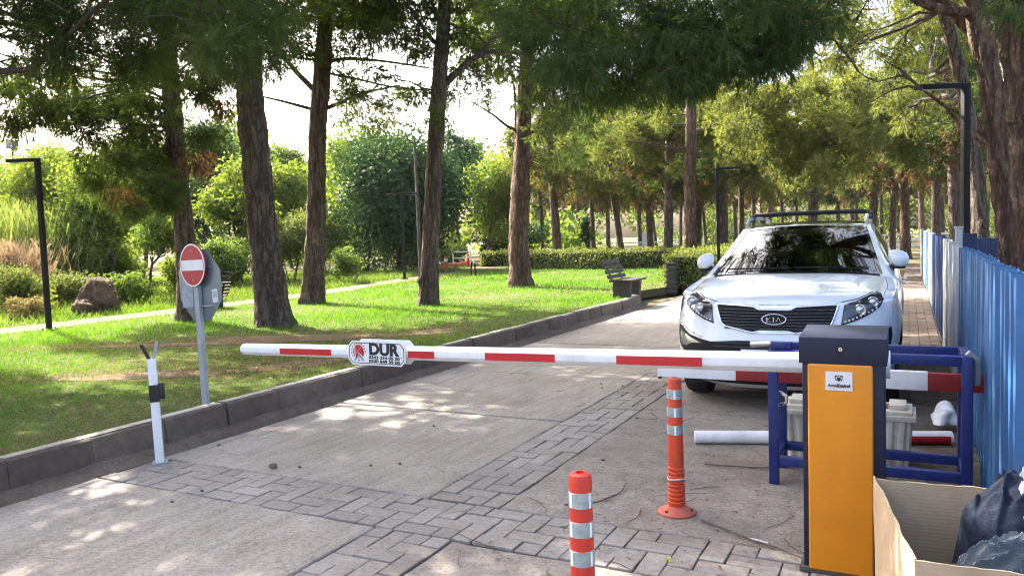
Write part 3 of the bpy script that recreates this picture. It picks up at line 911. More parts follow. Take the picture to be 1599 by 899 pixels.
# a crumpled white bag on the dirt by the fence
def crumple(name, label, cat, c, size, mat, seed, sub=3, amp=.35):
    bm = bmesh.new(); bmesh.ops.create_icosphere(bm, subdivisions=sub, radius=1)
    r_ = random.Random(seed)
    dirs = [(Vector((r_.gauss(0, 1), r_.gauss(0, 1), r_.gauss(0, 1))).normalized(), r_.uniform(-amp, amp)) for _ in range(22)]
    for v in bm.verts:
        d = v.co.normalized(); q = 1
        for dd, a in dirs: q += a * max(0, d.dot(dd)) ** 9
        v.co = Vector((d.x * size[0] * q, d.y * size[1] * q, max(-size[2] * .4, d.z * size[2] * q)))
    me = bpy.data.meshes.new(name); bm.to_mesh(me); bm.free(); me.materials.append(mat)
    o = link(name, me, None, c); tag(o, label, cat)
    return o
crumple('plastic_bag', 'crumpled white plastic bag on the dirt near the fence', 'plastic bag', (.235, 6.5, .10), (.09, .09, .09), plain('white_film', (.72, .74, .77), .35, var=.1), 4, 4, .6)
# ------------------------------------------------------------------ corrugated fence
def sheet_paint(name, col, dirt):
    m = plain(name, col, 0.42, 0.1, var=.10, scale=5, dirt=dirt, dirt_amt=.5)
    return m
m_fblue = sheet_paint('blue_sheet_paint', (0.026, 0.11, 0.28), (0.11, 0.19, 0.30))
m_fdkblue = sheet_paint('deep_blue_sheet_paint', (0.016, 0.05, 0.16), (0.03, .06, .12))
m_fwhite = sheet_paint('off_white_sheet_paint', (0.50, 0.54, 0.56), (0.36, 0.38, 0.38))
m_navyboard = sheet_paint('navy_board_paint', (0.010, 0.022, 0.085), (0.03, .05, .12))
fence = thing('corrugated_fence', 'blue and off white corrugated sheet fence running away along the road edge', 'fence', (0.43, 3.45, 0))
def corr_panel(y0, y1, x, zt, mat, pitch, seed, z0=0.0):
    r_ = random.Random(seed)
    prof = []
    yy = y0
    dp = .058
    while yy < y1 - 1e-4:
        for f, dx in ((0, 0), (.22, 0), (.34, -dp), (.72, -dp), (.86, 0)):
            q = yy + f * pitch
            if q < y1: prof.append((x + dx + r_.uniform(-.004, .004), q))
        yy += pitch
    prof.append((x, y1))
    n = len(prof)
    b = MB(); vs, fs = [], []
    rows = 7
    for k in range(rows):
        for i, (a, c) in enumerate(prof):
            lean = r_.uniform(-.003, .003)
            z = z0 + (zt - z0) * k / (rows - 1) + (.006 * math.sin(i * 1.7 + seed) + r_.uniform(-.006, .006) if k == rows - 1 else 0)
            vs.append((a - .43 + lean, c - 3.45, z))
    m0 = len(vs)
    vs += [(p[0] + .003, p[1], p[2]) for p in vs]
    for k in range(rows - 1):
        for i in range(n - 1):
            a = k * n + i
            fs.append((a, a + 1, a + n + 1, a + n)); fs.append((m0 + a, m0 + a + n, m0 + a + n + 1, m0 + a + 1))
    a = (rows - 1) * n
    for i in range(n - 1): fs.append((a + i, a + i + 1, m0 + a + i + 1, m0 + a + i))
    for k in range(rows - 1):
        fs.append((k * n, (k + 1) * n, m0 + (k + 1) * n, m0 + k * n))
        e = k * n + n - 1
        fs.append((e, m0 + e, m0 + e + n, e + n))
    b.add(vs, fs)
    return b.build('panel', mat, fence)
LAY = [(3.45, 4.32, .430, 1.325, m_fblue, .185), (4.32, 5.22, .432, 1.325, m_fblue, .185),
       (5.24, 6.2, .462, 1.33, m_fblue, .19), (6.2, 7.15, .46, 1.335, m_fblue, .19), (7.15, 8.15, .463, 1.33, m_fblue, .19),
       (8.16, 9.2, .45, 1.325, m_fwhite, .25), (9.2, 10.2, .455, 1.345, m_fwhite, .25), (10.2, 11.3, .45, 1.36, m_fwhite, .25),
       (11.32, 12.6, .46, 1.37, m_fdkblue, .2), (12.6, 14.0, .455, 1.37, m_fdkblue, .2), (14, 16.5, .46, 1.37, m_fdkblue, .25),
       (16.52, 19.2, .45, 1.39, m_fwhite, .3), (19.22, 22, .44, 1.39, m_fblue, .3), (22.02, 25.5, .44, 1.40, m_fwhite, .4), (25.52, 27, .42, 1.42, m_fdkblue, .4), (27.02, 31, .43, 1.43, m_fwhite, .4)]
for i, (a, b_, x, zt, mm, pt) in enumerate(LAY): corr_panel(a, b_, x, zt, mm, pt, i)
for yy in (3.46, 5.23, 8.155, 11.31, 16.51, 22.01, 31.02):
    b = MB(); b.box((.05, yy - 3.45, .64), (.05, .05, 1.26)); b.build('post', m_galv, fence, bevel=.003)
for zz in (.35, 1.15):
    b = MB(); b.box((.058, 13.7, zz), (.03, 27.4, .05)); b.build('rail', m_galv, fence)
for nm, lb, x0, x1, y_, zt in (('navy_board', 'navy board standing up behind the blue fence next to the red trunk', ray(1526, 380).x / ray(1526, 380).y * 7.9, ray(1558, 380).x / ray(1558, 380).y * 7.9, 7.9, 1.42),
                              ('navy_board', 'darker navy board behind the fence, beside the pale post', ray(1503, 370).x / ray(1503, 370).y * 9.3, ray(1526, 370).x / ray(1526, 370).y * 9.3, 9.3, 1.45)):
    t = thing(nm, lb, 'board', ((x0 + x1) / 2, y_, -.02))
    w = x1 - x0
    b = MB(); b.box((0, 0, zt / 2 + .01), (w, .02, zt)); b.build('sheet', m_navyboard, t, bevel=.003)
    b = MB()
    for k in range(7): b.box((-w / 2 + w * (k + .5) / 7, -.012, zt / 2 + .01), (.018, .008, zt - .02))
    b.build('rib', m_navyboard, t)
t = thing('pale_post', 'short pale post standing above the off white fence panels', 'post', (ray(1497, 370).x / ray(1497, 370).y * 10, 10.0, -.02))
b = MB(); b.box((0, 0, .75), (.07, .07, 1.52)); b.build('shaft', m_fwhite, t, bevel=.004)
b = MB(); b.box((0, 0, 1.52), (.085, .085, .03)); b.build('cap', m_fwhite, t, bevel=.004)

# ------------------------------------------------------------------ cardboard box of clothes
m_card = plain('corrugated_cardboard', (0.42, 0.31, 0.20), 0.85, var=.10, scale=10, dirt=(.30, .22, .14), dirt_amt=.4)
ns, ls = nodes_of(m_card)
tcn = ns.new('ShaderNodeTexCoord'); wv = ns.new('ShaderNodeTexWave'); wv.bands_direction = 'Z'
wv.inputs['Scale'].default_value = 22; wv.inputs['Distortion'].default_value = .6
ls.new(tcn.outputs['Object'], wv.inputs[0])
ls.new(bump(ns, ls, wv.outputs['Fac'], .08, .003), ns['Principled BSDF'].inputs['Normal'])
BX = [Vector((-.112, 3.26, 0)), Vector((.60, 3.30, 0)), Vector((.64, 2.52, 0)), Vector((.020, 2.50, 0))]
BXC = Vector((.28, 2.9, 0))
t = thing('cardboard_box', 'open creased cardboard box of clothes beside the orange cabinet', 'cardboard box', BXC)
HB = .55
def wall(name, a, b_, h0, h1, seed, lean=(0, 0), n=26, rows=9):
    r_ = random.Random(seed)
    a, b_ = a - BXC, b_ - BXC
    dr = (b_ - a).normalized(); nor = Vector((-dr.y, dr.x, 0))
    ph = [r_.uniform(0, 6) for _ in range(6)]
    vs = []
    for k in range(rows):
        for i in range(n + 1):
            u, v = i / n, k / (rows - 1)
            p = a.lerp(b_, u)
            buck = sum(.0035 / (j + 1) * math.sin((3 + 2 * j) * u * 3 + ph[j] + (4 + j) * v) for j in range(4)) * v
            top = h0 + (h1 - h0) * u + .004 * math.sin(u * 7 + ph[4]) + (r_.uniform(-.002, .002) if k == rows - 1 else 0)
            vs.append(p + nor * buck + Vector((lean[0] * v * v, lean[1] * v * v, top * v + .004)))
    m0 = len(vs)
    vs += [p + nor * .006 for p in vs]
    w = n + 1; fs = []
    for k in range(rows - 1):
        for i in range(n):
            q = k * w + i
            fs += [(q, q + 1, q + w + 1, q + w), (m0 + q, m0 + q + w, m0 + q + w + 1, m0 + q + 1)]
    q = (rows - 1) * w
    for i in range(n): fs.append((q + i, q + i + 1, m0 + q + i + 1, m0 + q + i))
    for k in range(rows - 1):
        fs += [(k * w, k * w + w, m0 + k * w + w, m0 + k * w), (k * w + n, m0 + k * w + n, m0 + k * w + w + n, k * w + w + n)]
    bb = MB(); bb.add(vs, fs); return bb.build(name, m_card, t, smooth=True, angle=40)
wall('side', BX[0], BX[1], HB, HB, 1)
wall('side', BX[1], BX[2], HB - .02, HB - .03, 2)
wall('side', BX[2], BX[3], HB - .02, HB + .0, 3)
wall('side', BX[3], BX[0], HB - .005, HB + .005, 4)
b = MB(); b.prism([(p.x - BXC.x, p.y - BXC.y) for p in (BX[0], BX[1], BX[2], BX[3])][::-1], .004, .010, 'xy'); b.build('bottom', m_card, t)
def cloth_mat(name, lo, hi, sc_=160, quilt=False):
    m = bpy.data.materials.new(name); ns, ls = nodes_of(m); p = ns['Principled BSDF']
    n1 = noise(ns, ls, 6, 6, .65); n2 = noise(ns, ls, sc_, 3, .7)
    r = ramp(ns, [(.3, lo), (.7, hi)]); ls.new(n1.outputs[0], r.inputs[0])
    r2 = ramp(ns, [(.3, (.7,) * 3), (.7, (1.25,) * 3)]); ls.new(n2.outputs[0], r2.inputs[0])
    ls.new(mixc(ns, ls, r.outputs[0], r2.outputs[0], .9, 'MULTIPLY'), p.inputs['Base Color'])
    p.inputs['Roughness'].default_value = .7 if quilt else .95
    p.inputs['Specular IOR Level'].default_value = .08
    p.inputs['Sheen Weight'].default_value = 0 if quilt else .5
    ls.new(bump(ns, ls, n2.outputs[0], .6, .004), p.inputs['Normal'])
    return m
def cloth(name, label, c, size, rot, mat, seed, fold=.16, quilt=0):
    """a heap of soft cloth: big rounded lumps with creases running over them"""
    bm = bmesh.new(); bmesh.ops.create_icosphere(bm, subdivisions=6, radius=1)
    o_ = Vector((seed * 3.7, seed * 1.3, seed * 2.1))
    for v in bm.verts:
        d = v.co.normalized()
        q = 1 + fold * 1.3 * mnoise.noise(d * 1.6 + o_)
        w_ = d * 2.2 + o_ + .5 * Vector((mnoise.noise(d * 1.5 + o_), mnoise.noise(d * 1.5 - o_), mnoise.noise(d * 1.7)))
        q -= fold * (.25 if quilt else .6) * (1 - min(1, abs(mnoise.noise(Vector((w_.x * 1.2, w_.y * 2.6, w_.z))) * 4.5))) * .5
        q += fold * (.0 if quilt else .07) * mnoise.noise(d * 9 + o_)
        if quilt: q += .05 * (min(1, abs(math.sin(d.z * quilt * .42 + d.x * 2.2 + mnoise.noise(d * 2 + o_) * 1.5)) ** .5) - .6)
        sgn = lambda a: math.copysign(abs(a) ** .75, a)
        v.co = Vector((sgn(d.x) * size[0], sgn(d.y) * size[1], max(sgn(d.z), -.7) * size[2])) * q
    me = bpy.data.meshes.new(name); bm.to_mesh(me); bm.free(); me.materials.append(mat); me.shade_smooth()
    o = link(name, me, None, c); o.rotation_euler = rot
    return tag(o, label, 'clothing')
m_fleece = cloth_mat('blue_grey_fleece', (.035, .052, .068), (.06, .08, .098))
m_greyf = cloth_mat('grey_fleece', (.16, .19, .205), (.24, .27, .28))
m_quilt = cloth_mat('navy_nylon', (.007, .010, .02), (.018, .025, .045), 60, True)
def drape(name, label, c, rx_, ry_, hgt, skirt, rot, mat, seed, folds=.03, quilt=0, tilt=(0, 0), n=96):
    """a piece of cloth thrown over a heap: a sheet with running folds, hanging at its rim"""
    r_ = random.Random(seed); o_ = Vector((seed * 2.3, seed * 4.1, 0))
    ca, sa = math.cos(rot), math.sin(rot); vs, fs = [], []
    for i in range(n + 1):
        for k in range(n + 1):
            u, v = -1 + 2 * i / n, -1 + 2 * k / n
            q = max(abs(u), abs(v)); e = math.hypot(u, v); s_ = q / e if e > 1e-6 else 1
            x, y = u * s_, v * s_                       # square grid onto a round outline
            rr_ = math.hypot(x, y)
            wob = 1 + .13 * mnoise.noise(Vector((x * 1.6, y * 1.6, seed)))
            p = Vector((x * rx_ * wob, y * ry_ * wob, 0))
            w1 = mnoise.noise(Vector((x * 1.3, y * 1.3, 0)) + o_)
            f1 = 1 - min(1, abs(mnoise.noise(Vector((x * 1.1 + w1, y * 3.6 + w1 * 1.5, 2)) + o_)) * 3.2)
            f2 = 1 - min(1, abs(mnoise.noise(Vector((x * 4.2 - w1, y * 1.7, 5)) + o_)) * 3.6)
            z = hgt * (1 - rr_ ** 2.4) + folds * (f1 ** 1.6 + .7 * f2 ** 1.8) + .035 * w1
            if quilt: z += .012 * abs(math.sin(quilt * (x * .8 + .25 * w1) + 1)) ** .6 * abs(math.sin(quilt * .55 * (y + .2 * w1))) ** .5
            if rr_ > .86: z -= skirt * ((rr_ - .86) / .14) ** .8
            z += tilt[0] * p.x + tilt[1] * p.y
            vs.append((p.x * ca - p.y * sa, p.x * sa + p.y * ca, z))
    w_ = n + 1
    m0 = len(vs); vs += [(a, b_, z - .012) for a, b_, z in vs]
    for i in range(n):
        for k in range(n):
            a = i * w_ + k
            fs.append((a, a + w_, a + w_ + 1, a + 1)); fs.append((m0 + a, m0 + a + 1, m0 + a + w_ + 1, m0 + a + w_))
    ring = [k for k in range(n)] + [i * w_ + n for i in range(n)] + [n * w_ + k for k in range(n, 0, -1)] + [i * w_ for i in range(n, 0, -1)]
    for a, b2 in zip(ring, ring[1:] + ring[:1]): fs.append((a, b2, m0 + b2, m0 + a))
    bb = MB(); bb.add(vs, fs)
    o = bb.build(name, mat, None, c, smooth=True, angle=70)
    return tag(o, label, 'clothing')
drape('fleece_blanket', 'blue grey fleece bundled at the front of the cardboard box', (.36, 2.76, .43), .33, .19, .11, .12, R(14), m_fleece, 3, .028, tilt=(.28, -.05))
drape('quilted_jacket', 'shiny navy quilted jacket heaped at the back of the cardboard box', (.40, 3.05, .50), .28, .18, .17, .20, R(-12), m_quilt, 9, .035, 9, tilt=(.30, .0))
drape('grey_sweater', 'pale grey sweater lying on top of the navy quilted jacket', (.50, 3.03, .70), .20, .15, .08, .06, R(24), m_greyf, 12, .03, tilt=(.38, .0))
cloth('dark_garment', 'small black garment lying low in the left of the cardboard box', (.17, 3.02, .27), (.08, .07, .06), (0, R(20), 0), m_blk, 15, .3)
cloth('stuffed_sacking', 'dark cloth filling the bottom of the cardboard box', (.30, 2.90, .12), (.24, .30, .14), (0, 0, 0), m_quilt, 18, .2)

# ------------------------------------------------------------------ lamp posts, benches
def lamp(x, y, z, h, rz, label, arms=1, w=.076):
    t = thing('street_lamp', label, 'street lamp', (x, y, z), rz, 'black angled lamps in the park')
    b = MB(); b.box((0, 0, h / 2), (w, w, h)); b.build('post', m_blkmetal, t, bevel=.006)
    for k in range(arms):
        s = 1 if k == 0 else -1
        b = MB(); b.box((s * (.27 + w / 2), 0, h - .03), (.54, w * .9, .06)); a = b.build('arm', m_blkmetal, t, bevel=.006)
        b = MB(); b.box((s * (.30 + w / 2), 0, h - .0635), (.40, w * .6, .006)); b.build('diffuser', plain('lamp_diffuser', (.35, .36, .37), .4), a)
    b = MB(); b.box((0, 0, .012), (w * 2.4, w * 2.4, .024))
    for sx in (-1, 1):
        for sy in (-1, 1): b.box((sx * w * .9, sy * w * .9, .035), (.02, .02, .03))
    b.build('base_plate', m_blkmetal, t)
    return t
lamp(-13.62, 8.33, .19, 3.05, math.atan2(-.13, -.34), 'black lamp post at the far left edge of the lawn')
p = far(1508, 130, 8.9); lamp(p.x, p.y, -.02, p.z + .02, R(207), 'black lamp post behind the blue fence by the red trunks')
p = spot(632, 436, .19); lamp(p.x, p.y, .19, 3.2, R(27), 'black double arm lamp beside the dirt path', 2, .10)
p = far(1120, 262, 20.0); lamp(p.x, p.y, .19, p.z - .19, R(10), 'black lamp post rising from the dark hedge beyond the car')
p = spot(754, 404, .19); p = far(754, 352, 44); lamp(p.x, p.y, .19, p.z - .19, R(207), 'far lamp post in front of the round dark tree')
p = far(845, 322, 46); lamp(p.x, p.y, .19, p.z - .19, R(207), 'far lamp post to the right of the flared pine trunk')
pp = spot(657, 433, .19)
t = thing('tall_pole', 'tall thin wooden pole beside the pine trunk near the path', 'pole', pp)
b = MB(); b.tube([(0, 0, 0), (-.01, 0, 2.6), (-.05, .02, 5.35)], [.075, .065, .05], 10); b.build('shaft', m_bark_pale, t, smooth=True)
b = MB(); b.box((-.05, .02, 5.2), (.35, .05, .05)); b.build('crossarm', m_blkmetal, t)

def bench(x, y, z, rz, label):
    t = thing('park_bench', label, 'bench', (x, y, z), rz, 'dark slatted park benches')
    for yy in (-.33, .33):
        b = MB(); b.prism([(-.20, 0), (-.20, .36), (.20, .36), (.16, 0)], yy - .07, yy + .07); b.build('leg', m_conc_dk, t, bevel=.01)
        b = MB(); b.bar((-.22, yy, .36), (-.40, yy, .80), .05, .03); b.build('back_support', m_blkmetal, t)
    for k in range(4):
        b = MB(); b.box((-.165 + .125 * k, 0, .39), (.105, 1.12, .045)); b.build('seat_slat', m_wood_dk, t, bevel=.006)
    for k in range(4):
        q = Matrix.Rotation(R(-20), 3, 'Y')
        b = MB(); b.box((-.245 - .045 * k, 0, .47 + .105 * k), (.035, 1.12, .082), q); b.build('back_slat', m_wood_dk, t, bevel=.006)
    return t
bench(-5.47, 16.1, .19, R(0), 'dark slatted bench at the kerb facing the concrete road')
p = far(318, 376, 17.5)
bench(p.x, p.y, .19, R(172), 'dark slatted bench half hidden behind the road signs').scale = (.78, .78, .72)

# dark pillar at the end of the hedge, low wall
p = spot(1050, 456, .05)
t = thing('brick_pillar', 'dark square pillar at the end of the shaded hedge', 'pillar', (p.x, p.y, 0))
for k in range(6):
    b = MB(); b.box((rnd.uniform(-.006, .006), 0, .07 + k * .125), (.24, .26, .115)); b.build('block', m_conc_dk, t, bevel=.008)
b = MB(); b.box((0, 0, .79), (.27, .29, .05)); b.build('cap', m_conc_dk, t, bevel=.006)
t = thing('low_wall', 'low concrete wall at the foot of the shaded hedge', 'wall', (p.x + .25, p.y + 1.2, 0))
for k in range(3):
    b = MB(); b.box((.02 * k, -.55 + .62 * k, .13), (.18, .60, .30)); b.build('block', m_kerb, t, bevel=.01)

# small red posts and low red bar on the plaza
for (u, v, lab) in ((697, 424, 'red bollard with white band at the near edge of the plaza'), (731, 417, 'red bollard at the far edge of the plaza near the pale hedge')):
    p = spot(u, v, .2)
    t = thing('red_bollard', lab, 'bollard', p)
    b = MB(); b.lathe([(.07, 0), (.07, .62), (.05, .68), (0, .69)], 12); b.build('shaft', m_redplast, t, smooth=True)
    b = MB(); b.lathe([(.073, .45), (.073, .58)], 12); b.build('white_band', m_white, t)
p = spot(680, 424, .2); q = spot(728, 417, .2)
t = thing('low_red_barrier', 'low red bar lying across the entrance to the plaza', 'barrier', p)
b = MB(); b.bar((0, 0, .22), (q.x - p.x, q.y - p.y, .22), .08, .10); b.build('bar', m_redplast, t)
b = MB(); b.box((0, 0, .11), (.08, .08, .22)); b.build('foot', m_blkmetal, t)
p = spot(708, 416, .2)
t = thing('white_railing', 'small white railing beside the shrubs at the plaza', 'railing', p)
for sx in (0, 1.1):
    b = MB(); b.box((sx, 0, .4), (.05, .05, .8)); b.build('post', m_white, t)
for zz in (.45, .78):
    b = MB(); b.box((.55, 0, zz), (1.05, .04, .05)); b.build('rail', m_white, t)
p = spot(742, 431, .2)
t = thing('bent_hoop', 'small black bent hoop at the edge of the lawn by the plaza', 'hoop', p)
b = MB(); b.tube([(-.35, .3, .0), (-.3, .25, .45), (-.15, .12, .58), (0, 0, .5), (.02, 0, 0)], .03, 8); b.build('tube', m_blkmetal, t, smooth=True)

# far railing and pale sign board seen under the pines
p = far(905, 392, 62)
t = thing('far_railing', 'pale low railing far off under the pines', 'railing', (p.x, p.y, .1))
for k in range(9):
    b = MB(); b.box((k * 2.2 - 9, .9 * k, .45), (.09, .09, .9)); b.build('post', m_paper, t)
for zz in (.5, .85):
    b = MB(); b.bar((-9, 0, zz), (8.6, 7.2, zz), .06, .09); b.build('rail', m_paper, t)
p = far(1012, 384, 58)
t = thing('site_board', 'pale rectangular board far off under the pines', 'board', (p.x, p.y, .1))
b = MB(); b.box((0, 0, 1.0), (.9, .06, 1.3)); b.build('panel', m_paper, t); b = MB(); b.box((0, .05, .4), (.08, .06, .9)); b.build('leg', m_galv, t)
for i, (u, dpt, lab) in enumerate(((1300, 55, 'white railing far beyond the car roof'), (1412, 48, 'white railing far off at the end of the fence walk'))):
    p = far(u, 372, dpt)
    t = thing('white_railing', lab, 'railing', (p.x, p.y, .0))
    for k in range(5):
        b = MB(); b.box((k * 1.5 - 3, 0, .55), (.1, .1, 1.1)); b.build('post', m_white, t)
    for zz in (.35, .7, 1.05):
        b = MB(); b.box((0, .05, zz), (6.2, .05, .12)); b.build('rail', m_white, t)

# rocks
def rock(x, y, z, s, label, seed, rz=0):
    r_ = random.Random(seed)
    bm = bmesh.new(); bmesh.ops.create_icosphere(bm, subdivisions=4, radius=1)
    pl = [(Vector((r_.gauss(0, 1), r_.gauss(0, 1), r_.gauss(0, .8))).normalized(), r_.uniform(.62, .92)) for _ in range(16)]
    for v in bm.verts:
        d = v.co.normalized(); q = 1.0
        for nn, h in pl:
            c = d.dot(nn)
            if c > .01: q = min(q, h / c)
        q += .16 * mnoise.fractal(d * 2.6 + Vector((seed, 0, 0)), 1.0, 2.1, 5) + .03 * math.sin(9 * d.x + seed) * math.cos(8 * d.z + d.y * 7) + r_.uniform(-.012, .012)
        v.co = Vector((d.x * s[0] * q, d.y * s[1] * q, d.z * s[2] * q))
    me = bpy.data.meshes.new('rock'); bm.to_mesh(me); bm.free(); me.materials.append(m_rock)
    o = link('boulder', me, None, (x, y, z)); o.rotation_euler = (0, 0, rz)
    return tag(o, label, 'rock')
m_rock = soil_mat('brown_rock', (.085, .06, .046), (.14, .102, .078), (.22, .17, .13), 2.2)
p = spot(157, 488, .19); rock(p.x, p.y, .48, (.49, .49, .52), 'large brown boulder lying among the shrubs', 3, .4)
p = spot(131, 492, .19); rock(p.x, p.y, .33, (.27, .25, .26), 'small brown rock leaning at the foot of the large boulder', 8)

# ------------------------------------------------------------------ car
CARX, CARY = -0.985, 6.55
car = thing('parked_car', 'white parked car with black roof bars facing the gate', 'car', (CARX, CARY, 0))
m_paint = plain('white_car_paint', (0.76, 0.785, 0.81), 0.25, var=.015, scale=3, coat=1.0, dirt=(.62, .62, .60), dirt_amt=.3)
m_carblk = plain('car_black_trim', (0.010, 0.010, 0.012), 0.6, var=.05, spec=.25)
m_gloss = plain('gloss_black', (0.006, 0.006, 0.008), 0.05, var=.02, coat=1.0)
m_tyre = plain('tyre_rubber', (0.022, 0.022, 0.022), 0.8, var=.1, bump_s=.2)
m_lampd = plain('lamp_interior', (0.10, 0.105, 0.11), 0.15, .8, var=.3, scale=60)
m_lens = plain('lamp_lens', (0.55, 0.57, 0.58), 0.06, .6, var=.1, scale=50, coat=1)
def glass_mat(name, tint, refl=1.0):
    m = bpy.data.materials.new(name); ns, ls = nodes_of(m); ns.remove(ns['Principled BSDF'])
    tr = ns.new('ShaderNodeBsdfTransparent'); tr.inputs[0].default_value = tint + (1,)
    gl = ns.new('ShaderNodeBsdfGlossy'); gl.inputs['Roughness'].default_value = 0.02
    fr = ns.new('ShaderNodeFresnel'); fr.inputs[0].default_value = 2.4
    mx = ns.new('ShaderNodeMixShader'); ls.new(fr.outputs[0], mx.inputs[0])
    ls.new(tr.outputs[0], mx.inputs[1]); ls.new(gl.outputs[0], mx.inputs[2])
    ls.new(mx.outputs[0], ns['Material Output'].inputs[0]); return m
m_glass = glass_mat('tinted_glass', (.34, .38, .38))
# profile rows: y, z, half width, sweep, drop (towards the side)
PR = [(.16, .20, .74, .40, .00), (.06, .26, .82, .42, .00), (.02, .36, .87, .42, .0), (.0, .48, .895, .42, .0), (.0, .58, .90, .42, -.01), (.02, .66, .905, .42, -.02),
      (.055, .78, .90, .42, -.02), (.075, .87, .885, .44, -.02), (.11, .925, .875, .43, -.015), (.20, .975, .868, .36, .0), (.40, 1.02, .872, .24, .03), (.75, 1.075, .885, .12, .07),
      (1.12, 1.125, .86, .10, .06), (1.20, 1.135, .83, .12, .03), (1.62, 1.36, .735, .16, .035), (2.02, 1.555, .655, .14, .035), (2.16, 1.592, .64, .12, .03),
      (2.6, 1.625, .63, .06, .03), (3.2, 1.628, .62, .0, .03), (3.75, 1.59, .60, -.05, .03), (4.05, 1.50, .60, -.10, .03), (4.28, 1.18, .68, -.12, .02), (4.40, .98, .78, -.14, .0),
      (4.44, .72, .86, -.18, 0), (4.42, .45, .84, -.2, 0), (4.30, .25, .78, -.2, 0)]
PRn = np.array(PR)
def prof(s):
    n = len(PRn); s = max(0, min(n - 1.0001, s)); i = int(s); f = s - i
    p = [PRn[max(0, min(n - 1, i + k))] for k in (-1, 0, 1, 2)]
    return .5 * ((2 * p[1]) + (-p[0] + p[2]) * f + (2 * p[0] - 5 * p[1] + 4 * p[2] - p[3]) * f * f + (-p[0] + 3 * p[1] - 3 * p[2] + p[3]) * f ** 3)
def surf(s, t):
    y, z, hw, sw, dr = prof(s)
    a = abs(t)
    pw = 2.6 if s < 10 else 2.0
    x = hw * (math.sin(min(a, 1) * math.pi / 2 * .82) / math.sin(math.pi / 2 * .82) if s < 8 else a) if s < 9 else hw * a
    return Vector((math.copysign(x, t), y + sw * a ** pw, z - dr * a ** 3))
def patch(s0, s1, t0, t1, ns_, nt, off=0.0):
    b = MB(); vs, fs = [], []
    for i in range(ns_ + 1):
        for j in range(nt + 1):
            s, tt = s0 + (s1 - s0) * i / ns_, t0 + (t1 - t0) * j / nt
            p = surf(s, tt)
            if off:
                e = .01
                du = surf(s + e, tt) - surf(s - e, tt); dv = surf(s, tt + e) - surf(s, tt - e)
                nn = dv.cross(du).normalized() * -1
                p = p + nn * off
            vs.append(p)
    w = nt + 1
    for i in range(ns_):
        for j in range(nt): fs.append((i * w + j, i * w + j + 1, (i + 1) * w + j + 1, (i + 1) * w + j))
    b.add(vs, fs); return b
def _flipcheck():
    s, tt = 11, .0; e = .01
    du = surf(s + e, tt) - surf(s - e, tt); dv = surf(s, tt + e) - surf(s, tt - e)
    return (dv.cross(du) * -1).z
SG = 1 if _flipcheck() > 0 else -1
def poff(*a): 
    return patch(*a[:-1], a[-1] * SG)
patch(0, 9.15, -1, 1, 44, 48).build('front_bumper', m_paint, car, smooth=True, angle=60, fix=True)
patch(9.15, 12.25, -.93, .93, 20, 40).build('bonnet', m_paint, car, smooth=True, angle=60)
for s in (-1, 1): patch(9.15, 13.2, .935 * s, 1.0 * s, 24, 3).build('fender_edge', m_paint, car, smooth=True, angle=60)
patch(12.25, 13.0, -.93, .93, 6, 30).build('cowl', m_carblk, car, smooth=True)
poff(12.9, 15.25, -.93, .93, 16, 24, .0).build('windscreen', m_glass, car, smooth=True)
for s in (-1, 1): patch(12.6, 15.9, .90 * s, 1.0 * s, 24, 4).build('windscreen_pillar', m_paint, car, smooth=True, angle=60)
m_frit = m_gloss
for a in ((12.9, 13.06, -.9, .9), (15.05, 15.25, -.9, .9)): poff(a[0], a[1], a[2], a[3], 3, 24, .004).build('windscreen_border', m_frit, car, smooth=True)
for s in (-1, 1): poff(12.95, 15.25, .885 * s, .935 * s, 14, 2, .004).build('windscreen_border', m_frit, car, smooth=True)
patch(15.25, 19.6, -.9, .9, 24, 24).build('glass_roof', m_gloss, car, smooth=True, angle=60)
for s in (-1, 1): patch(15.85, 19.7, .9 * s, 1.0 * s, 20, 4).build('roof_edge', m_paint, car, smooth=True, angle=60)
patch(19.6, 20.1, -1, 1, 4, 20).build('tailgate_top', m_paint, car, smooth=True)
patch(20.1, 21.4, -.9, .9, 8, 16).build('rear_window', m_glass, car, smooth=True)
for s in (-1, 1): patch(20.1, 21.4, .9 * s, 1.0 * s, 8, 3).build('rear_pillar', m_paint, car, smooth=True)
patch(21.4, 25, -1, 1, 16, 20).build('tailgate', m_paint, car, smooth=True, angle=60)
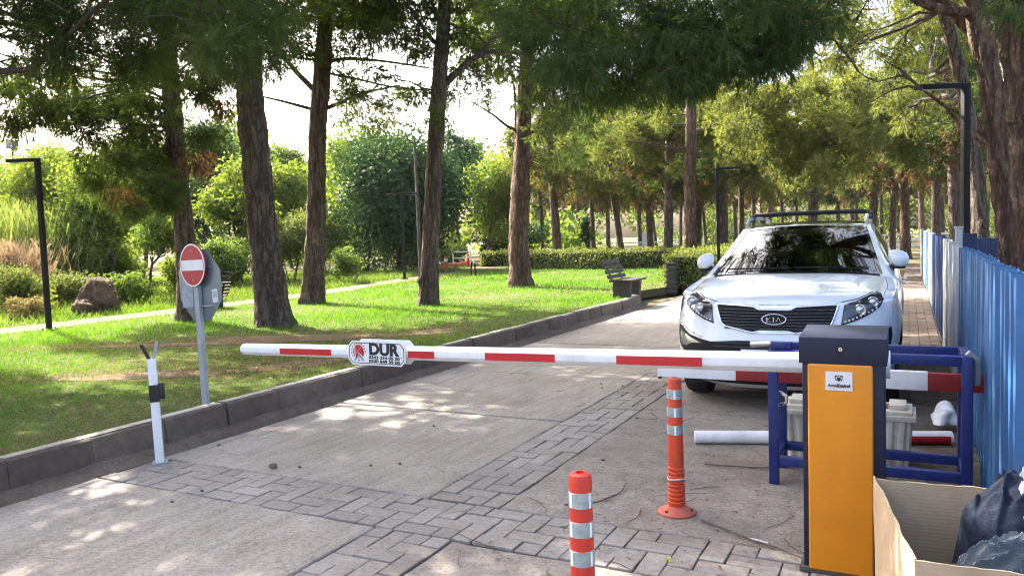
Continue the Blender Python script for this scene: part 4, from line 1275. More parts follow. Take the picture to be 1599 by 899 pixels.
# side of the body with wheel arches
AX = (.88, 3.52); WZ, WR, AR = .345, .345, .40
def belt_z(y): return 1.045 + .03 * max(0, y - 1.0)
edge = [surf(s, 1.0) for s in np.linspace(5.0, 25, 240)]
ey = np.array([p.y for p in edge]); ez = np.array([p.z for p in edge]); ex = np.array([p.x for p in edge])
def side_x(y, z):
    q = .9275 - .05 * ((z - .68) / .42) ** 2
    if y < .9: q -= .04 * ((.9 - y) / .45) ** 2
    if y > 3.7: q -= .07 * ((y - 3.7) / .6) ** 2
    for a in AX:
        d = math.hypot(y - a, z - WZ)
        q += .018 * math.exp(-((d - AR) / .07) ** 2)
    return min(q, .94)
def side_top(y):
    if y < 1.25: return float(np.interp(y, [.42, .5, .7, 1.0, 1.25], [.90, .95, 1.0, 1.035, 1.05]))
    return belt_z(y)
for sd in (-1, 1):
    bm = bmesh.new(); ny, nz = 84, 20
    ygrid = np.linspace(.40, 4.28, ny + 1); vv = []
    def side_pt(y, f):
        z0 = .24; z1 = side_top(y); z = z0 + (z1 - z0) * f
        for a in AX:
            d = math.hypot(y - a, z - WZ)
            if d < AR and d > AR - .075 and z > .25:
                y, z = a + (y - a) * AR / d, WZ + (z - WZ) * AR / d
        return y, z
    for i in range(ny + 1):
        for j in range(nz + 1):
            y_, z_ = side_pt(ygrid[i], j / nz)
            vv.append(bm.verts.new((sd * side_x(y_, z_), y_, z_)))
    for i in range(ny):
        for j in range(nz):
            q = [vv[i * (nz + 1) + j], vv[(i + 1) * (nz + 1) + j], vv[(i + 1) * (nz + 1) + j + 1], vv[i * (nz + 1) + j + 1]]
            c = sum((v.co for v in q), Vector()) / 4
            if any(math.hypot(c.y - a, c.z - WZ) < AR - .015 for a in AX): continue
            bm.faces.new(q)
    bmesh.ops.delete(bm, geom=[v for v in bm.verts if not v.link_faces], context='VERTS')
    bmesh.ops.recalc_face_normals(bm, faces=bm.faces)
    me = bpy.data.meshes.new('side_body'); bm.to_mesh(me); bm.free(); me.materials.append(m_paint); me.shade_smooth()
    link('side_body', me, car)
    # shoulder joining the side to the bonnet edge
    b = MB(); vs, fs = [], []
    rows_ = [float(q) for q in np.linspace(8.4, 13.6, 40)]
    for s in rows_:
        e = surf(s, 1.0); e.x *= sd
        yb = max(e.y, .42); zb = side_top(yb)
        o_ = Vector((sd * side_x(yb, zb), yb, zb))
        m_ = (e + o_) / 2 + Vector((sd * .012, 0, .012))
        vs += [e, m_, o_]
    for i in range(len(rows_) - 1):
        for j in range(2): fs.append((i * 3 + j, i * 3 + j + 1, i * 3 + j + 4, i * 3 + j + 3))
    b.add(vs, fs); b.build('shoulder', m_paint, car, smooth=True, angle=70)
    # greenhouse side: white frame with dark glass
    def roof_edge(y):
        i = np.searchsorted(ey[70:], y) + 70
        i = min(len(ey) - 1, max(71, i))
        f = (y - ey[i - 1]) / max(1e-6, ey[i] - ey[i - 1]); f = min(1, max(0, f))
        return Vector((ex[i - 1] + (ex[i] - ex[i - 1]) * f, y, ez[i - 1] + (ez[i] - ez[i - 1]) * f))
    b = MB(); vs, fs = [], []
    ysl = np.linspace(1.33, 4.2, 50)
    for y_ in ysl:
        tp = roof_edge(y_); bt = Vector((side_x(y_, belt_z(y_)), y_, belt_z(y_)))
        if tp.z < bt.z: tp = bt.copy()
        for k in range(6):
            p = bt.lerp(tp, k / 5); p.x += .02 * math.sin(k / 5 * math.pi); vs.append(Vector((p.x * sd, p.y, p.z)))
    for i in range(len(ysl) - 1):
        for k in range(5): fs.append((i * 6 + k, i * 6 + k + 1, (i + 1) * 6 + k + 1, (i + 1) * 6 + k))
    b.add(vs, fs); b.build('window_frame', m_paint, car, smooth=True, angle=60)
    for y0, y1 in ((1.62, 2.42), (2.50, 3.25), (3.33, 3.85)):
        b = MB(); vs, fs = [], []
        for y_ in np.linspace(y0, y1, 12):
            tp = roof_edge(y_); bt = Vector((side_x(y_, belt_z(y_)), y_, belt_z(y_)))
            for k in range(6):
                f = .07 + .80 * k / 5
                p = bt.lerp(tp, f); p.x += .02 * math.sin(f * math.pi) + .005; vs.append(Vector((p.x * sd, p.y, p.z)))
        for i in range(11):
            for k in range(5): fs.append((i * 6 + k, i * 6 + k + 1, (i + 1) * 6 + k + 1, (i + 1) * 6 + k))
        b.add(vs, fs); b.build('side_window', m_gloss, car, smooth=True)
    b = MB(); b.box((sd * .88, 2.2, .25), (.06, 1.9, .12)); b.build('sill', m_carblk, car, bevel=.02)
    for yy in (2.28, 3.12):
        b = MB(); b.tube([(sd * .935, yy, .95), (sd * .955, yy + .03, .952), (sd * .955, yy + .16, .955), (sd * .935, yy + .19, .957)], .012, 8); b.build('door_handle', m_paint, car, smooth=True)
    # mirrors
    bm = bmesh.new(); bmesh.ops.create_uvsphere(bm, u_segments=20, v_segments=14, radius=1)
    for v in bm.verts:
        x, y, z = v.co
        v.co = Vector((x * .088 * (1 + .15 * z), y * .085 if y < 0 else y * .05, math.copysign(abs(z) ** .85, z) * .083 - .022 * x * sd))
    me = bpy.data.meshes.new('mirror'); bm.to_mesh(me); bm.free(); me.materials.append(m_paint); me.shade_smooth()
    mo = link('mirror', me, car, (sd * .905, 1.56, 1.235))
    b = MB(); b.box((sd * -.085, .03, -.085), (.10, .06, .05)); b.box((sd * -.02, 0.0, -.082), (.16, .11, .022)); b.build('mirror_foot', m_carblk, mo, bevel=.01)
    b = MB(); b.box((0, .052, .0), (.14, .012, .11)); b.build('mirror_glass', m_chrome, mo, bevel=.004)
    # roof rails
    b = MB(); b.tube([(sd * .60, 2.25, 1.60), (sd * .60, 2.36, 1.665), (sd * .595, 3.0, 1.685), (sd * .585, 3.65, 1.66), (sd * .58, 3.78, 1.59)], .018, 10)
    b.build('roof_rail', m_galv, car, smooth=True)
for yy, zz in ((2.62, 1.722), (3.30, 1.725)):
    b = MB(); b.tube([(-.60, yy, zz - .05), (-.57, yy, zz - .005), (-.3, yy, zz), (.3, yy, zz), (.57, yy, zz - .005), (.60, yy, zz - .05)], [.024, .022, .020, .020, .022, .024], 10)
    for sd in (-1, 1): b.box((sd * .60, yy, zz - .055), (.055, .08, .07))
    b.build('crossbar', m_blk, car, smooth=True, angle=50)
# wheels
for a in AX:
    for sd in (-1, 1):
        w = bpy.data.objects.new('wheel', None); COL.objects.link(w); w.parent = car; w.location = (sd * .80, a, WZ)
        b = MB(); b.lathe([(.215, -.10), (.30, -.112), (.335, -.10), (.345, -.06), (.345, .06), (.335, .10), (.30, .112), (.215, .10)], 40, (0, 0, 0), 'x'); b.build('tyre', m_tyre, w, smooth=True)
        b = MB(); b.lathe([(.0, sd * .02), (.20, sd * .03), (.215, sd * .09), (.222, sd * .09)], 32, (0, 0, 0), 'x')
        for k in range(5):
            an = 2 * math.pi * k / 5
            b.bar((sd * .085, .03 * math.cos(an), .03 * math.sin(an)), (sd * .088, .205 * math.cos(an), .205 * math.sin(an)), .02, .06)
        b.build('rim', m_galv, w)
for sd in (-1, 1):
    b = MB(); b.box((sd * .62, .88, .62), (.5, .74, .30)); b.box((sd * .62, 3.52, .62), (.5, .74, .30)); b.build('wheel_well', m_carblk, car)
b = MB(); b.box((0, 2.2, .26), (1.5, 3.9, .10)); b.build('underbody', m_carblk, car)
# cabin interior
m_int = plain('dark_interior', (.018, .018, .019), .8)
b = MB(); b.prism([(1.28, 1.10), (1.55, 1.13), (1.85, 1.02), (1.85, .5), (1.28, .5)], -.78, .78, 'yz'); b.build('dashboard', m_int, car, bevel=.02)
b = MB(); b.box((0, 2.9, .50), (1.5, 2.3, .1)); b.build('cabin_floor', m_int, car)
for sx in (-.38, .38):
    b = MB(); b.box((sx, 2.35, .72), (.50, .5, .2)); b.box((sx, 2.68, 1.02), (.50, .16, .6), Matrix.Rotation(R(-14), 3, 'X')); b.build('front_seat', m_int, car, bevel=.05, seg=3)
    b = MB(); b.box((sx, 2.80, 1.40), (.27, .11, .19)); b.build('headrest', m_int, car, bevel=.04, seg=3)
b = MB(); b.box((0, 3.45, .85), (1.35, .2, .62)); b.build('rear_seat', m_int, car, bevel=.06, seg=3)
b = MB()
ring = [(.38 + .18 * math.cos(k * math.pi / 12), 1.95 + .06 * math.sin(k * math.pi / 12), 1.03 + .17 * math.sin(k * math.pi / 12)) for k in range(25)]
b.tube(ring, .016, 8); b.bar((.38, 1.96, 1.03), (.38, 1.8, .98), .09, .07); b.build('steering_wheel', m_carblk, car, smooth=True)
b = MB(); b.box((0, 1.96, 1.47), (.24, .03, .065)); b.build('inner_mirror', m_carblk, car, bevel=.012)
b = MB(); b.lathe([(0, 0), (.03, .005), (.035, .03), (.02, .055), (0, .06)], 14, (-.10, 1.47, 1.135)); b.build('dash_ornament', m_cream, car, smooth=True)
# projected front details
dense = patch(0, 13, -1, 1, 160, 120)
bvh = BVHTree.FromPolygons([Vector(v) for v in dense.v], dense.f)
def onto(x, z, off=0.004):
    h = bvh.ray_cast(Vector((x, -2, z)), Vector((0, 1, 0)))
    if h[0] is None: 
        h2 = bvh.find_nearest(Vector((x, .3, z)))
        return h2[0] + Vector((0, -off, 0))
    n = h[1] if h[1].y < 0 else -h[1]
    return h[0] + n * off
def decal(name, outline, mat, parent, off=.004, step=.035, smooth=True, label=None):
    bm = bmesh.new()
    vs = [bm.verts.new((x, 0, z)) for x, z in outline]
    bm.faces.new(vs)
    bmesh.ops.triangulate(bm, faces=bm.faces)
    for _ in range(6):
        es = [e for e in bm.edges if e.calc_length() > step]
        if not es: break
        bmesh.ops.subdivide_edges(bm, edges=es, cuts=1)
        bmesh.ops.triangulate(bm, faces=bm.faces)
    for v in bm.verts: v.co = onto(v.co.x, v.co.z, off)
    bmesh.ops.recalc_face_normals(bm, faces=bm.faces)
    me = bpy.data.meshes.new(name); bm.to_mesh(me); bm.free(); me.materials.append(mat)
    if smooth: me.shade_smooth()
    return link(name, me, parent, None, label)
def strip(name, line, r_, mat, parent, off=.008, n=6, squash=1):
    pts = []
    for i in range(len(line) - 1):
        for k in range(n): 
            f = k / n; pts.append((line[i][0] + (line[i + 1][0] - line[i][0]) * f, line[i][1] + (line[i + 1][1] - line[i][1]) * f))
    pts.append(line[-1])
    b = MB(); b.tube([onto(x, z, off) for x, z in pts], r_, 8); return b.build(name, mat, parent, smooth=True, angle=60)
def mir(pts, s): return [(s * x, z) for x, z in pts] if s > 0 else [(-x, z) for x, z in pts][::-1]
# grille (tiger nose outline)
gtop = [(-.485, .915), (-.30, .908), (-.17, .900), (-.12, .878), (.12, .878), (.17, .900), (.30, .908), (.485, .915)]
gbot = [(.435, .765), (.40, .738), (.17, .690), (.11, .705), (-.11, .705), (-.17, .690), (-.40, .738), (-.435, .765)]
gr = decal('grille', gtop + gbot, m_carblk, car, .004)
for k in range(7):
    z = .725 + k * .0255
    hw = .405 + .055 * min(1, (z - .725) / .15)
    if z < .70: hw = .2
    strip('grille_slat', [(-hw, z), (0, z - .004), (hw, z)], .0055, m_gloss, gr, .008, 10)
strip('grille_frame', gtop, .0095, m_chrome, gr, .008, 8)
strip('grille_frame', [(.485, .915)] + gbot + [(-.485, .915)], .0085, m_chrome, gr, .008, 6)
decal('nose_chrome', [(-.17, .902), (-.125, .876), (.125, .876), (.17, .902), (.13, .915), (-.13, .915)], m_chrome, gr, .012)
decal('nose_chrome', [(-.17, .688), (.17, .688), (.11, .712), (-.11, .712)], m_chrome, gr, .012)
# emblem
def oval(rx_, rz_, n=40): return [(rx_ * math.cos(2 * math.pi * k / n), .800 + rz_ * math.sin(2 * math.pi * k / n)) for k in range(n)]
em = decal('emblem', oval(.098, .046), m_carblk, car, .016, .03)
ov = oval(.095, .043); strip('emblem_ring', ov + ov[:1], .0045, m_chrome, em, .019, 2)
def stroke(a, c, w=.0115):
    a, c = Vector((a[0], 0, a[1])), Vector((c[0], 0, c[1])); b = MB()
    d = onto((a.x + c.x) / 2, (a.z + c.z) / 2, .021)
    b.bar((a.x, d.y, a.z), (c.x, d.y, c.z), w, .004); b.build('emblem_letter', m_chrome, em)
Zc = .800
for a, c in (((-.056, Zc - .021), (-.056, Zc + .021)), ((-.052, Zc - .001), (-.027, Zc + .021)), ((-.048, Zc + .001), (-.024, Zc - .021)),
             ((-.003, Zc - .021), (-.003, Zc + .021)), ((.016, Zc - .021), (.036, Zc + .021)), ((.036, Zc + .021), (.057, Zc - .021))): stroke(a, c)
# headlights
hl = [(.505, .762), (.60, .795), (.70, .842), (.775, .895), (.80, .945), (.785, .985), (.755, 1.0), (.715, .985), (.62, .945), (.525, .915)]
for s in (-1, 1):
    h = decal('headlight', mir(hl, s), m_gloss, car, .005, .03)
    inner = [(x * .95 + .65 * .05, z * .94 + .89 * .06) for x, z in hl]
    decal('reflector', mir(inner, s), m_lampd, h, .008, .03)
    for cx2, cz2, r2 in ((.635, .872, .040), (.725, .925, .036)):
        c = onto(s * cx2, cz2, .012)
        b = MB(); b.lathe([(r2, .0), (r2 * 1.12, -.012), (r2 * 1.2, -.004), (r2 * 1.2, .006)], 24, c, 'y'); b.build('lamp_ring', m_chrome, h, smooth=True)
        b = MB(); b.lathe([(0, -.016), (r2 * .5, -.013), (r2 * .85, -.004), (r2, .004)], 24, c, 'y'); b.build('lens', m_lens, h, smooth=True)
    b = MB()
    for k in range(9):
        f = k / 8; c = onto(s * (.535 + .215 * f), .784 + .098 * f ** 1.15, .012); b.lathe([(0, -.006), (.008, -.004), (.009, .002)], 8, c, 'y')
    tag(b.build('daylight_lamp', m_white, h), kind='stuff')
    strip('headlight_trim', mir([(.505, .762), (.60, .795), (.70, .842), (.775, .895), (.80, .945)], 1) if s > 0 else [(-x, z) for x, z in hl[:5]], .006, m_carblk, h, .006)
    # seams
    strip('bonnet_seam', [(s * .50, .935), (s * .62, .957), (s * .72, .998)], .0035, m_carblk, car, .001)
    # fog lamp pocket
    fg = [(.50, .60), (.62, .62), (.74, .65), (.862, .735), (.868, .66), (.85, .55), (.80, .50), (.60, .47), (.50, .48)]
    f_ = decal('fog_pocket', mir(fg, s), m_carblk, car, .005, .03)
    decal('fog_lamp', mir([(.60, .585), (.72, .622), (.835, .68), (.838, .61), (.815, .55), (.76, .545), (.70, .58)], s), m_lens, f_, .010, .03)
    strip('fog_trim', [(s * .60, .642), (s * .74, .672), (s * .83, .728)], .006, m_chrome, f_, .010)
decal('lower_grille', [(-.52, .475), (.52, .475), (.52, .605), (.30, .622), (0, .628), (-.30, .622), (-.52, .605)], m_carblk, car, .006)
for z in (.50, .535, .57, .60): strip('grille_slat', [(-.5, z), (0, z), (.5, z)], .004, m_gloss, car, .010, 10)
decal('bumper_lip', [(-.80, .25), (.80, .25), (.82, .36), (.40, .40), (0, .41), (-.40, .40), (-.82, .36)], m_carblk, car, .005)
b = MB(); b.box((0, -.012, .50), (.52, .012, .112)); b.build('number_plate', m_white, car, bevel=.003)
# wipers
for (x0, x1) in ((-.62, -.02), (.02, .62)):
    a, c = surf(13.15, x0 / .80), surf(13.12, x1 / .80)
    m_ = (a + c) / 2; 
    b = MB(); b.tube([a + Vector((0, -.012, .02)), m_ + Vector((0, -.02, .022)), c + Vector((0, -.012, .016))], .008, 6); b.build('wiper', m_carblk, car)
# ------------------------------------------------------------------ vegetation
def unit(a): return a / np.maximum(1e-9, np.linalg.norm(a, axis=1, keepdims=True))

def needle_tris(blobs, cover, L, W, rng, droop=0.25, flat=0.8, tuft=14):
    """needles in tufts: blobs = [(centre, radius)], one triangle per needle"""
    Vs = []
    for c, r in blobs:
        n = int(cover * math.pi * r * r / (L * W * 0.5 * 0.62))
        nt = max(4, n // tuft)
        d = unit(rng.normal(size=(nt, 3)))
        rad = rng.random(nt) ** 0.45
        lump = 1 + .28 * np.sin(d[:, 0] * 5 + c[0] * 7) * np.cos(d[:, 1] * 6 + c[1] * 5 + d[:, 2] * 4)
        pos = d * (rad * lump * r)[:, None]
        pos[:, 2] *= flat
        ax = unit(d * 0.9 + rng.normal(size=(nt, 3)) * 0.45 + np.array([0, 0, -droop]))
        P = np.repeat(pos, tuft, 0); A = np.repeat(ax, tuft, 0)
        m = len(P)
        D = unit(A + rng.normal(size=(m, 3)) * 0.42 + np.array([0, 0, -droop * .35]))
        P = P + A * (rng.random(m)[:, None] * L * 1.1)
        S = unit(np.cross(D, rng.normal(size=(m, 3)))) * (W / 2)
        ln = L * (0.7 + .6 * rng.random(m))[:, None]
        tri = np.stack([P - S, P + S, P + D * ln], 1) + np.array(c)[None, None, :]
        Vs.append(tri.reshape(-1, 3))
    V = np.concatenate(Vs); F = np.arange(len(V)).reshape(-1, 3)
    return V, F

def leaf_quads(blobs, cover, s, rng, up=0.5, shell=0.4, flat=0.85, droop=0.0, aspect=.55):
    Vs = []
    for c, r in blobs:
        n = int(cover * math.pi * r * r / (s * s * aspect * 0.55))
        d = unit(rng.normal(size=(n, 3)))
        lump = 1 + .25 * np.sin(d[:, 0] * 5 + c[0] * 5) * np.cos(d[:, 1] * 6 + c[1] * 3 + d[:, 2] * 5)
        P = d * (r * rng.random(n) ** shell * lump)[:, None]; P[:, 2] *= flat
        N = unit(d * .6 + rng.normal(size=(n, 3)) * .7 + np.array([0, 0, up]))
        A = unit(np.cross(N, rng.normal(size=(n, 3)))); A[:, 2] -= droop; A = unit(A)
        B = np.cross(N, A)
        z = s * (0.6 + .8 * rng.random(n))[:, None]
        q = np.stack([P - A * z * .5, P + B * z * aspect * .5 + A * z * .05, P + A * z * .5 - N * z * .1, P - B * z * aspect * .5 + A * z * .05], 1) + np.array(c)[None, None, :]
        Vs.append(q.reshape(-1, 3))
    V = np.concatenate(Vs); F = np.arange(len(V)).reshape(-1, 4)
    return V, F

def smooth_path(pts, step):
    P = [np.array(p, float) for p in pts]
    P = [2 * P[0] - P[1]] + P + [2 * P[-1] - P[-2]]
    out = []
    for i in range(1, len(P) - 2):
        n = max(1, int(np.linalg.norm(P[i + 1] - P[i]) / step))
        for k in range(n):
            f = k / n
            out.append(.5 * (2 * P[i] + (P[i + 1] - P[i - 1]) * f + (2 * P[i - 1] - 5 * P[i] + 4 * P[i + 1] - P[i + 2]) * f * f + (3 * P[i] - P[i - 1] - 3 * P[i + 1] + P[i + 2]) * f ** 3))
    out.append(P[-2])
    return np.array(out)

def trunk_mesh(pts, radii, mat, rng, sides=26, step=.09, rough=.07, flare=.35, knots=5):
    C = smooth_path(pts, step)
    n = len(C)
    tt = np.linspace(0, 1, n)
    rr = np.interp(tt, np.linspace(0, 1, len(radii)), radii)
    ln = np.concatenate([[0], np.cumsum(np.linalg.norm(np.diff(C, axis=0), axis=1))])
    rr = rr * (1 + flare * np.exp(-ln / .28))
    T = unit(np.gradient(C, axis=0))
    ref = np.array([1., 0, 0]); V = []
    ang = np.arange(sides) * 2 * math.pi / sides
    ph = rng.random(8) * 6.28
    kn = [(rng.random() * ln[-1], rng.random() * 6.28, .05 + .05 * rng.random()) for _ in range(knots)]
    for i in range(n):
        s = ref - T[i] * ref.dot(T[i]); s /= np.linalg.norm(s); u = np.cross(T[i], s)
        w = 1 + rough * (.6 * np.sin(ang * 5 + ph[0] + .7 * math.sin(ln[i] * 1.3 + ph[1])) + .6 * np.sin(ang * 9 + ph[2] + 1.1 * math.sin(ln[i] * 2.1 + ph[3])) + .5 * np.sin(ln[i] * 7 + ang * 2 + ph[4]))
        w = w + rough * .55 * rng.normal(size=sides)
        w = w + flare * .35 * math.exp(-ln[i] / .22) * np.sin(ang * 4 + ph[5])
        for kl, ka, kr in kn:
            w = w + kr / rr[i] * np.exp(-((ln[i] - kl) / .07) ** 2 - ((np.angle(np.exp(1j * (ang - ka)))) / .35) ** 2)
        V.append(C[i] + (np.cos(ang)[:, None] * s + np.sin(ang)[:, None] * u) * (rr[i] * w)[:, None])
    V = np.concatenate(V)
    F = []
    for i in range(n - 1):
        a = np.arange(sides); b2 = (a + 1) % sides
        F.append(np.stack([i * sides + a, i * sides + b2, (i + 1) * sides + b2, (i + 1) * sides + a], 1))
    return raw_mesh('trunk', V, np.concatenate(F), [mat], smooth=True)

def twig_mesh(paths, mat):
    b = MB()
    for pts, r0, r1 in paths:
        n = len(pts)
        b.tube(pts, [r0 + (r1 - r0) * k / (n - 1) for k in range(n)], 6 if r0 > .02 else 4, cap=False)
    return b.mesh('branch', mat, smooth=True, angle=80, fix=False)

def curve_to(a, c, rng, lift=.18, n=9, wob=.06):
    a, c = np.array(a), np.array(c)
    L = np.linalg.norm(c - a)
    out = []
    off = rng.normal(size=3) * wob * L
    for k in range(n):
        f = k / (n - 1)
        p = a + (c - a) * f + np.array([0, 0, lift * L]) * math.sin(f * math.pi) * .5 + off * math.sin(f * math.pi * 1.6) + rng.normal(size=3) * .012 * L * (0 < k < n - 1)
        out.append(tuple(p))
    return out

TRI = 0
def pine(name, label, base, trunk_w, radii, blobs, needle, barkm, seed, L=.11, W=.008, cover=2.2, extra=(), shade=(), droop=.3, tufts=0, group='pine trees in the park', twigs=6, brown=(), rough=.07, flare=.35, limb_r=.045, hidden_limbs=(), knots=6):
    """trunk_w, blobs, extra, shade are in world metres; everything is parented at the trunk's foot"""
    global TRI
    rng = np.random.default_rng(seed)
    base = Vector(base); t = thing(name, label, 'tree', base, 0, group)
    loc = lambda p: np.array(p, float) - np.array(base)
    tw = [loc(p) for p in trunk_w]
    link('trunk', trunk_mesh(tw, radii, barkm, rng, rough=rough, flare=flare, knots=knots), t)
    C = smooth_path(tw, .15)
    lb = [(loc(c), r) for c, r in blobs]
    sb = [(loc(c), r) for c, r in shade]
    limbs = [smooth_path([loc(p) for p in pts], .12) for pts, _, _ in extra] + [smooth_path([loc(p) for p in pts], .12) for pts, _, _ in hidden_limbs]
    CL = np.concatenate([C] + limbs)
    for c, r in lb:
        hd = np.linalg.norm(CL - c, axis=1)
        i = int(np.argmin(hd + 1.2 * np.maximum(0, CL[:, 2] - c[2] - .6)))
        a = CL[i]
        dist = np.linalg.norm(c - a)
        main = curve_to(a, c, rng, .15)
        paths = [(main, min(.05, .010 + limb_r * .22 * dist), .008)]
        for k in range(twigs):
            d = rng.normal(size=3); d /= np.linalg.norm(d); d[2] = d[2] * .6 - .1
            st = np.array(main[rng.integers(5, 9)])
            paths.append((curve_to(st, c + d * r * .95, rng, .1, 6), .011, .004))
        link('branch', twig_mesh(paths, m_twig if barkm is not m_bark_red else m_bark_red), t)
    for pts, r0, r1 in list(extra) + list(hidden_limbs):
        pl = smooth_path([loc(p) for p in pts], .12)
        link('branch', twig_mesh([([tuple(p) for p in pl], r0, r1)], barkm), t)
    V, F = needle_tris([(np.array(c), r) for c, r in clump(lb, tufts, .42, seed)] if tufts else lb, cover, L, W, rng, droop)
    mi = np.zeros(len(F)); mats = [needle]
    if brown:
        V2, F2 = needle_tris([(loc(c), r) for c, r in brown], cover * .7, L, W, rng, droop + .3)
        F2 = F2 + len(V); mi = np.concatenate([mi, np.ones(len(F2))]); V = np.concatenate([V, V2]); F = np.concatenate([F, F2]); mats.append(m_needle_br)
    if sb:
        V3, F3 = needle_tris(sb, 2.4, .26, .04, rng, .1)
        F3 = F3 + len(V); mi = np.concatenate([mi, np.zeros(len(F3))]); V = np.concatenate([V, V3]); F = np.concatenate([F, F3])
    link('crown', raw_mesh('crown', V, F, mats, mi), t)
    TRI += len(F)
    return t

def px(lst, D, seed, spread=.8, r=None):
    """foliage masses surveyed as sight lines, each set at its own distance round the tree"""
    r_ = random.Random(seed); out = []
    for e in lst:
        u, v, rad = e[0], e[1], e[2] if len(e) > 2 else r
        out.append((tuple(far(u, v, D + r_.uniform(-spread, spread))), rad))
    return out
def over(cx_, cy_, R_, z0, z1, n, r, seed):
    r_ = random.Random(seed); out = []
    for _ in range(n):
        a, q = r_.uniform(0, 6.283), R_ * math.sqrt(r_.random())
        out.append(((cx_ + q * math.cos(a), cy_ + q * math.sin(a), r_.uniform(z0, z1)), r * r_.uniform(.75, 1.25)))
    return out
def clump(blobs, k, f, seed, up=.15):
    """breaks each mass into tighter branch-end tufts with gaps between"""
    r_ = random.Random(seed); out = []
    for c, r in blobs:
        for _ in range(k):
            d = Vector((r_.gauss(0, 1), r_.gauss(0, 1), r_.gauss(0, .8) + up)).normalized() * (r * r_.uniform(.35, 1.0))
            out.append(((c[0] + d.x, c[1] + d.y, c[2] + d.z * .85), r * f * r_.uniform(.7, 1.3)))
    return out
def line(pts, D): return [tuple(far(u, v, D)) for u, v in pts]

ZL = .17
# --- near trees
B = (-8.75, 3.55, ZL)
pine('pine_tree', 'pine with dense green sprays hanging into the top left corner of the view', B, [B, (-8.7, 3.6, 2), (-8.6, 3.7, 4.5), (-8.7, 3.7, 8)], [.22, .2, .17, .08],
     px([(0, 20), (45, 70), (95, 25), (120, 85), (165, 45), (205, 85), (240, 25), (285, 75), (320, 30), (360, 75), (395, 25), (405, 85), (30, 112, .35), (150, 10), (280, 5), (350, 5), (70, 0), (215, 110, .3)], 8.3, 1, .9, .44),
     m_needle, m_bark, 1, L=.13, W=.007, cover=1.8, tufts=5, shade=over(-8.4, 4.6, 3.6, 5.0, 7.6, 13, .95, 1) + over(-6.0, 7.6, 2.0, 5.6, 7.6, 6, .8, 11), droop=.45,
     hidden_limbs=[([(-8.65, 3.65, 4.3), (-8.4, 4.4, 4.9), (-7.6, 5.6, 5.1), (-6.6, 6.8, 5.0)], .07, .03), ([(-8.6, 3.7, 4.6), (-9.0, 5.0, 5.2), (-9.2, 6.2, 5.2)], .06, .03)])
D = depth_of(spot(296, 502, ZL)); B = tuple(spot(296, 502, ZL))
pine('pine_tree', 'leaning pine with drooping sprays behind the road signs', B, [B] + line([(293, 440), (288, 360), (277, 260), (268, 150), (262, 80), (256, -40), (250, -150)], D), [.20, .185, .17, .165, .16, .14, .10, .05],
     px([(200, 150), (160, 220), (215, 270), (245, 320, .42), (330, 150, .45), (345, 110, .4), (120, 160, .45), (190, 200), (230, 90), (290, 60), (170, 110), (320, 215, .38), (275, 300, .36), (150, 265, .4), (235, 215), (95, 120, .4), (180, 290, .5), (205, 330, .42), (235, 265, .5), (140, 190, .5), (255, 180, .5), (300, 130, .45), (170, 160, .5), (60, 130, .5), (30, 200, .35), (90, 190, .35), (110, 150, .45), (10, 130, .45), (75, 160, .4), (330, 90, .45)], D, 2, 1.2, .54),
     m_needle, m_bark, 2, L=.12, W=.012, cover=2.2, tufts=6, brown=px([(40, 165, .42), (15, 190, .35), (65, 150, .35), (305, 250, .35), (350, 160, .3), (190, 300, .3)], D, 12, .8), shade=over(-12.2, 10.2, 3.3, 6.3, 8.8, 13, 1.0, 2), droop=.7)
D = depth_of(spot(430, 510, ZL)); B = tuple(spot(430, 510, ZL))
pine('pine_tree', 'thick dark pine trunk nearest the kerb, right of the signs', B, [B] + line([(421, 440), (411, 360), (401, 260), (391, 150), (384, 60), (376, -60), (370, -200)], D), [.27, .25, .235, .225, .215, .205, .17, .10],
     px([(420, 20, .4), (360, 30, .5), (440, 70, .3), (350, 95, .35)], D, 3, 1., .4),
     m_needle, m_bark, 3, L=.12, W=.009, cover=2.0, shade=over(-9.7, 9.7, 3.4, 6.6, 9.0, 11, 1.0, 3), droop=.5, knots=2)
D = depth_of(spot(488, 475, ZL)); B = tuple(spot(488, 475, ZL))
pine('pine_tree', 'slim pine with open bare limbs, second trunk right of the signs', B, [B] + line([(490, 420), (494, 330), (496, 210), (503, 110), (507, 40), (512, -60), (515, -160)], D), [.25, .225, .21, .20, .20, .16, .12, .06],
     px([(440, 30), (490, 10), (545, 40), (470, 85, .45), (420, 60, .45), (560, 10), (520, 75, .4), (590, 45, .45), (545, 120, .35), (450, 60), (530, 100, .45), (575, 25), (400, 60, .5), (425, 105, .4), (555, 70, .5), (480, 40), (610, 10, .6), (420, 20, .6), (515, 20, .6), (560, 150, .5), (605, 165, .45), (540, 185, .4), (630, 150, .4), (585, 195, .35), (530, 150, .4)], D, 4, 1.3, .6),
     m_needle, m_bark, 4, L=.12, W=.015, cover=1.15, tufts=6, brown=px([(560, 160, .5), (600, 175, .45), (520, 150, .4), (635, 150, .35)], D + 2, 14), 
     extra=[(line([(492, 172), (470, 166), (440, 158), (410, 151)], D), .05, .022), (line([(490, 140), (465, 115), (440, 85), (415, 55), (405, 35)], D), .075, .03),
            (line([(497, 175), (525, 163), (560, 148), (600, 138), (625, 133)], D), .055, .015), (line([(500, 100), (540, 92), (600, 96), (680, 108)], D), .05, .015), (line([(500, 112), (550, 122), (620, 137), (690, 142)], D), .035, .012), (line([(500, 95), (450, 88), (400, 78)], D), .035, .015)],
     shade=over(-12.5, 13.9, 2.8, 7.2, 9.5, 12, 1.0, 4), droop=.4)
D = depth_of(spot(669, 478, ZL)); B = tuple(spot(669, 478, ZL))
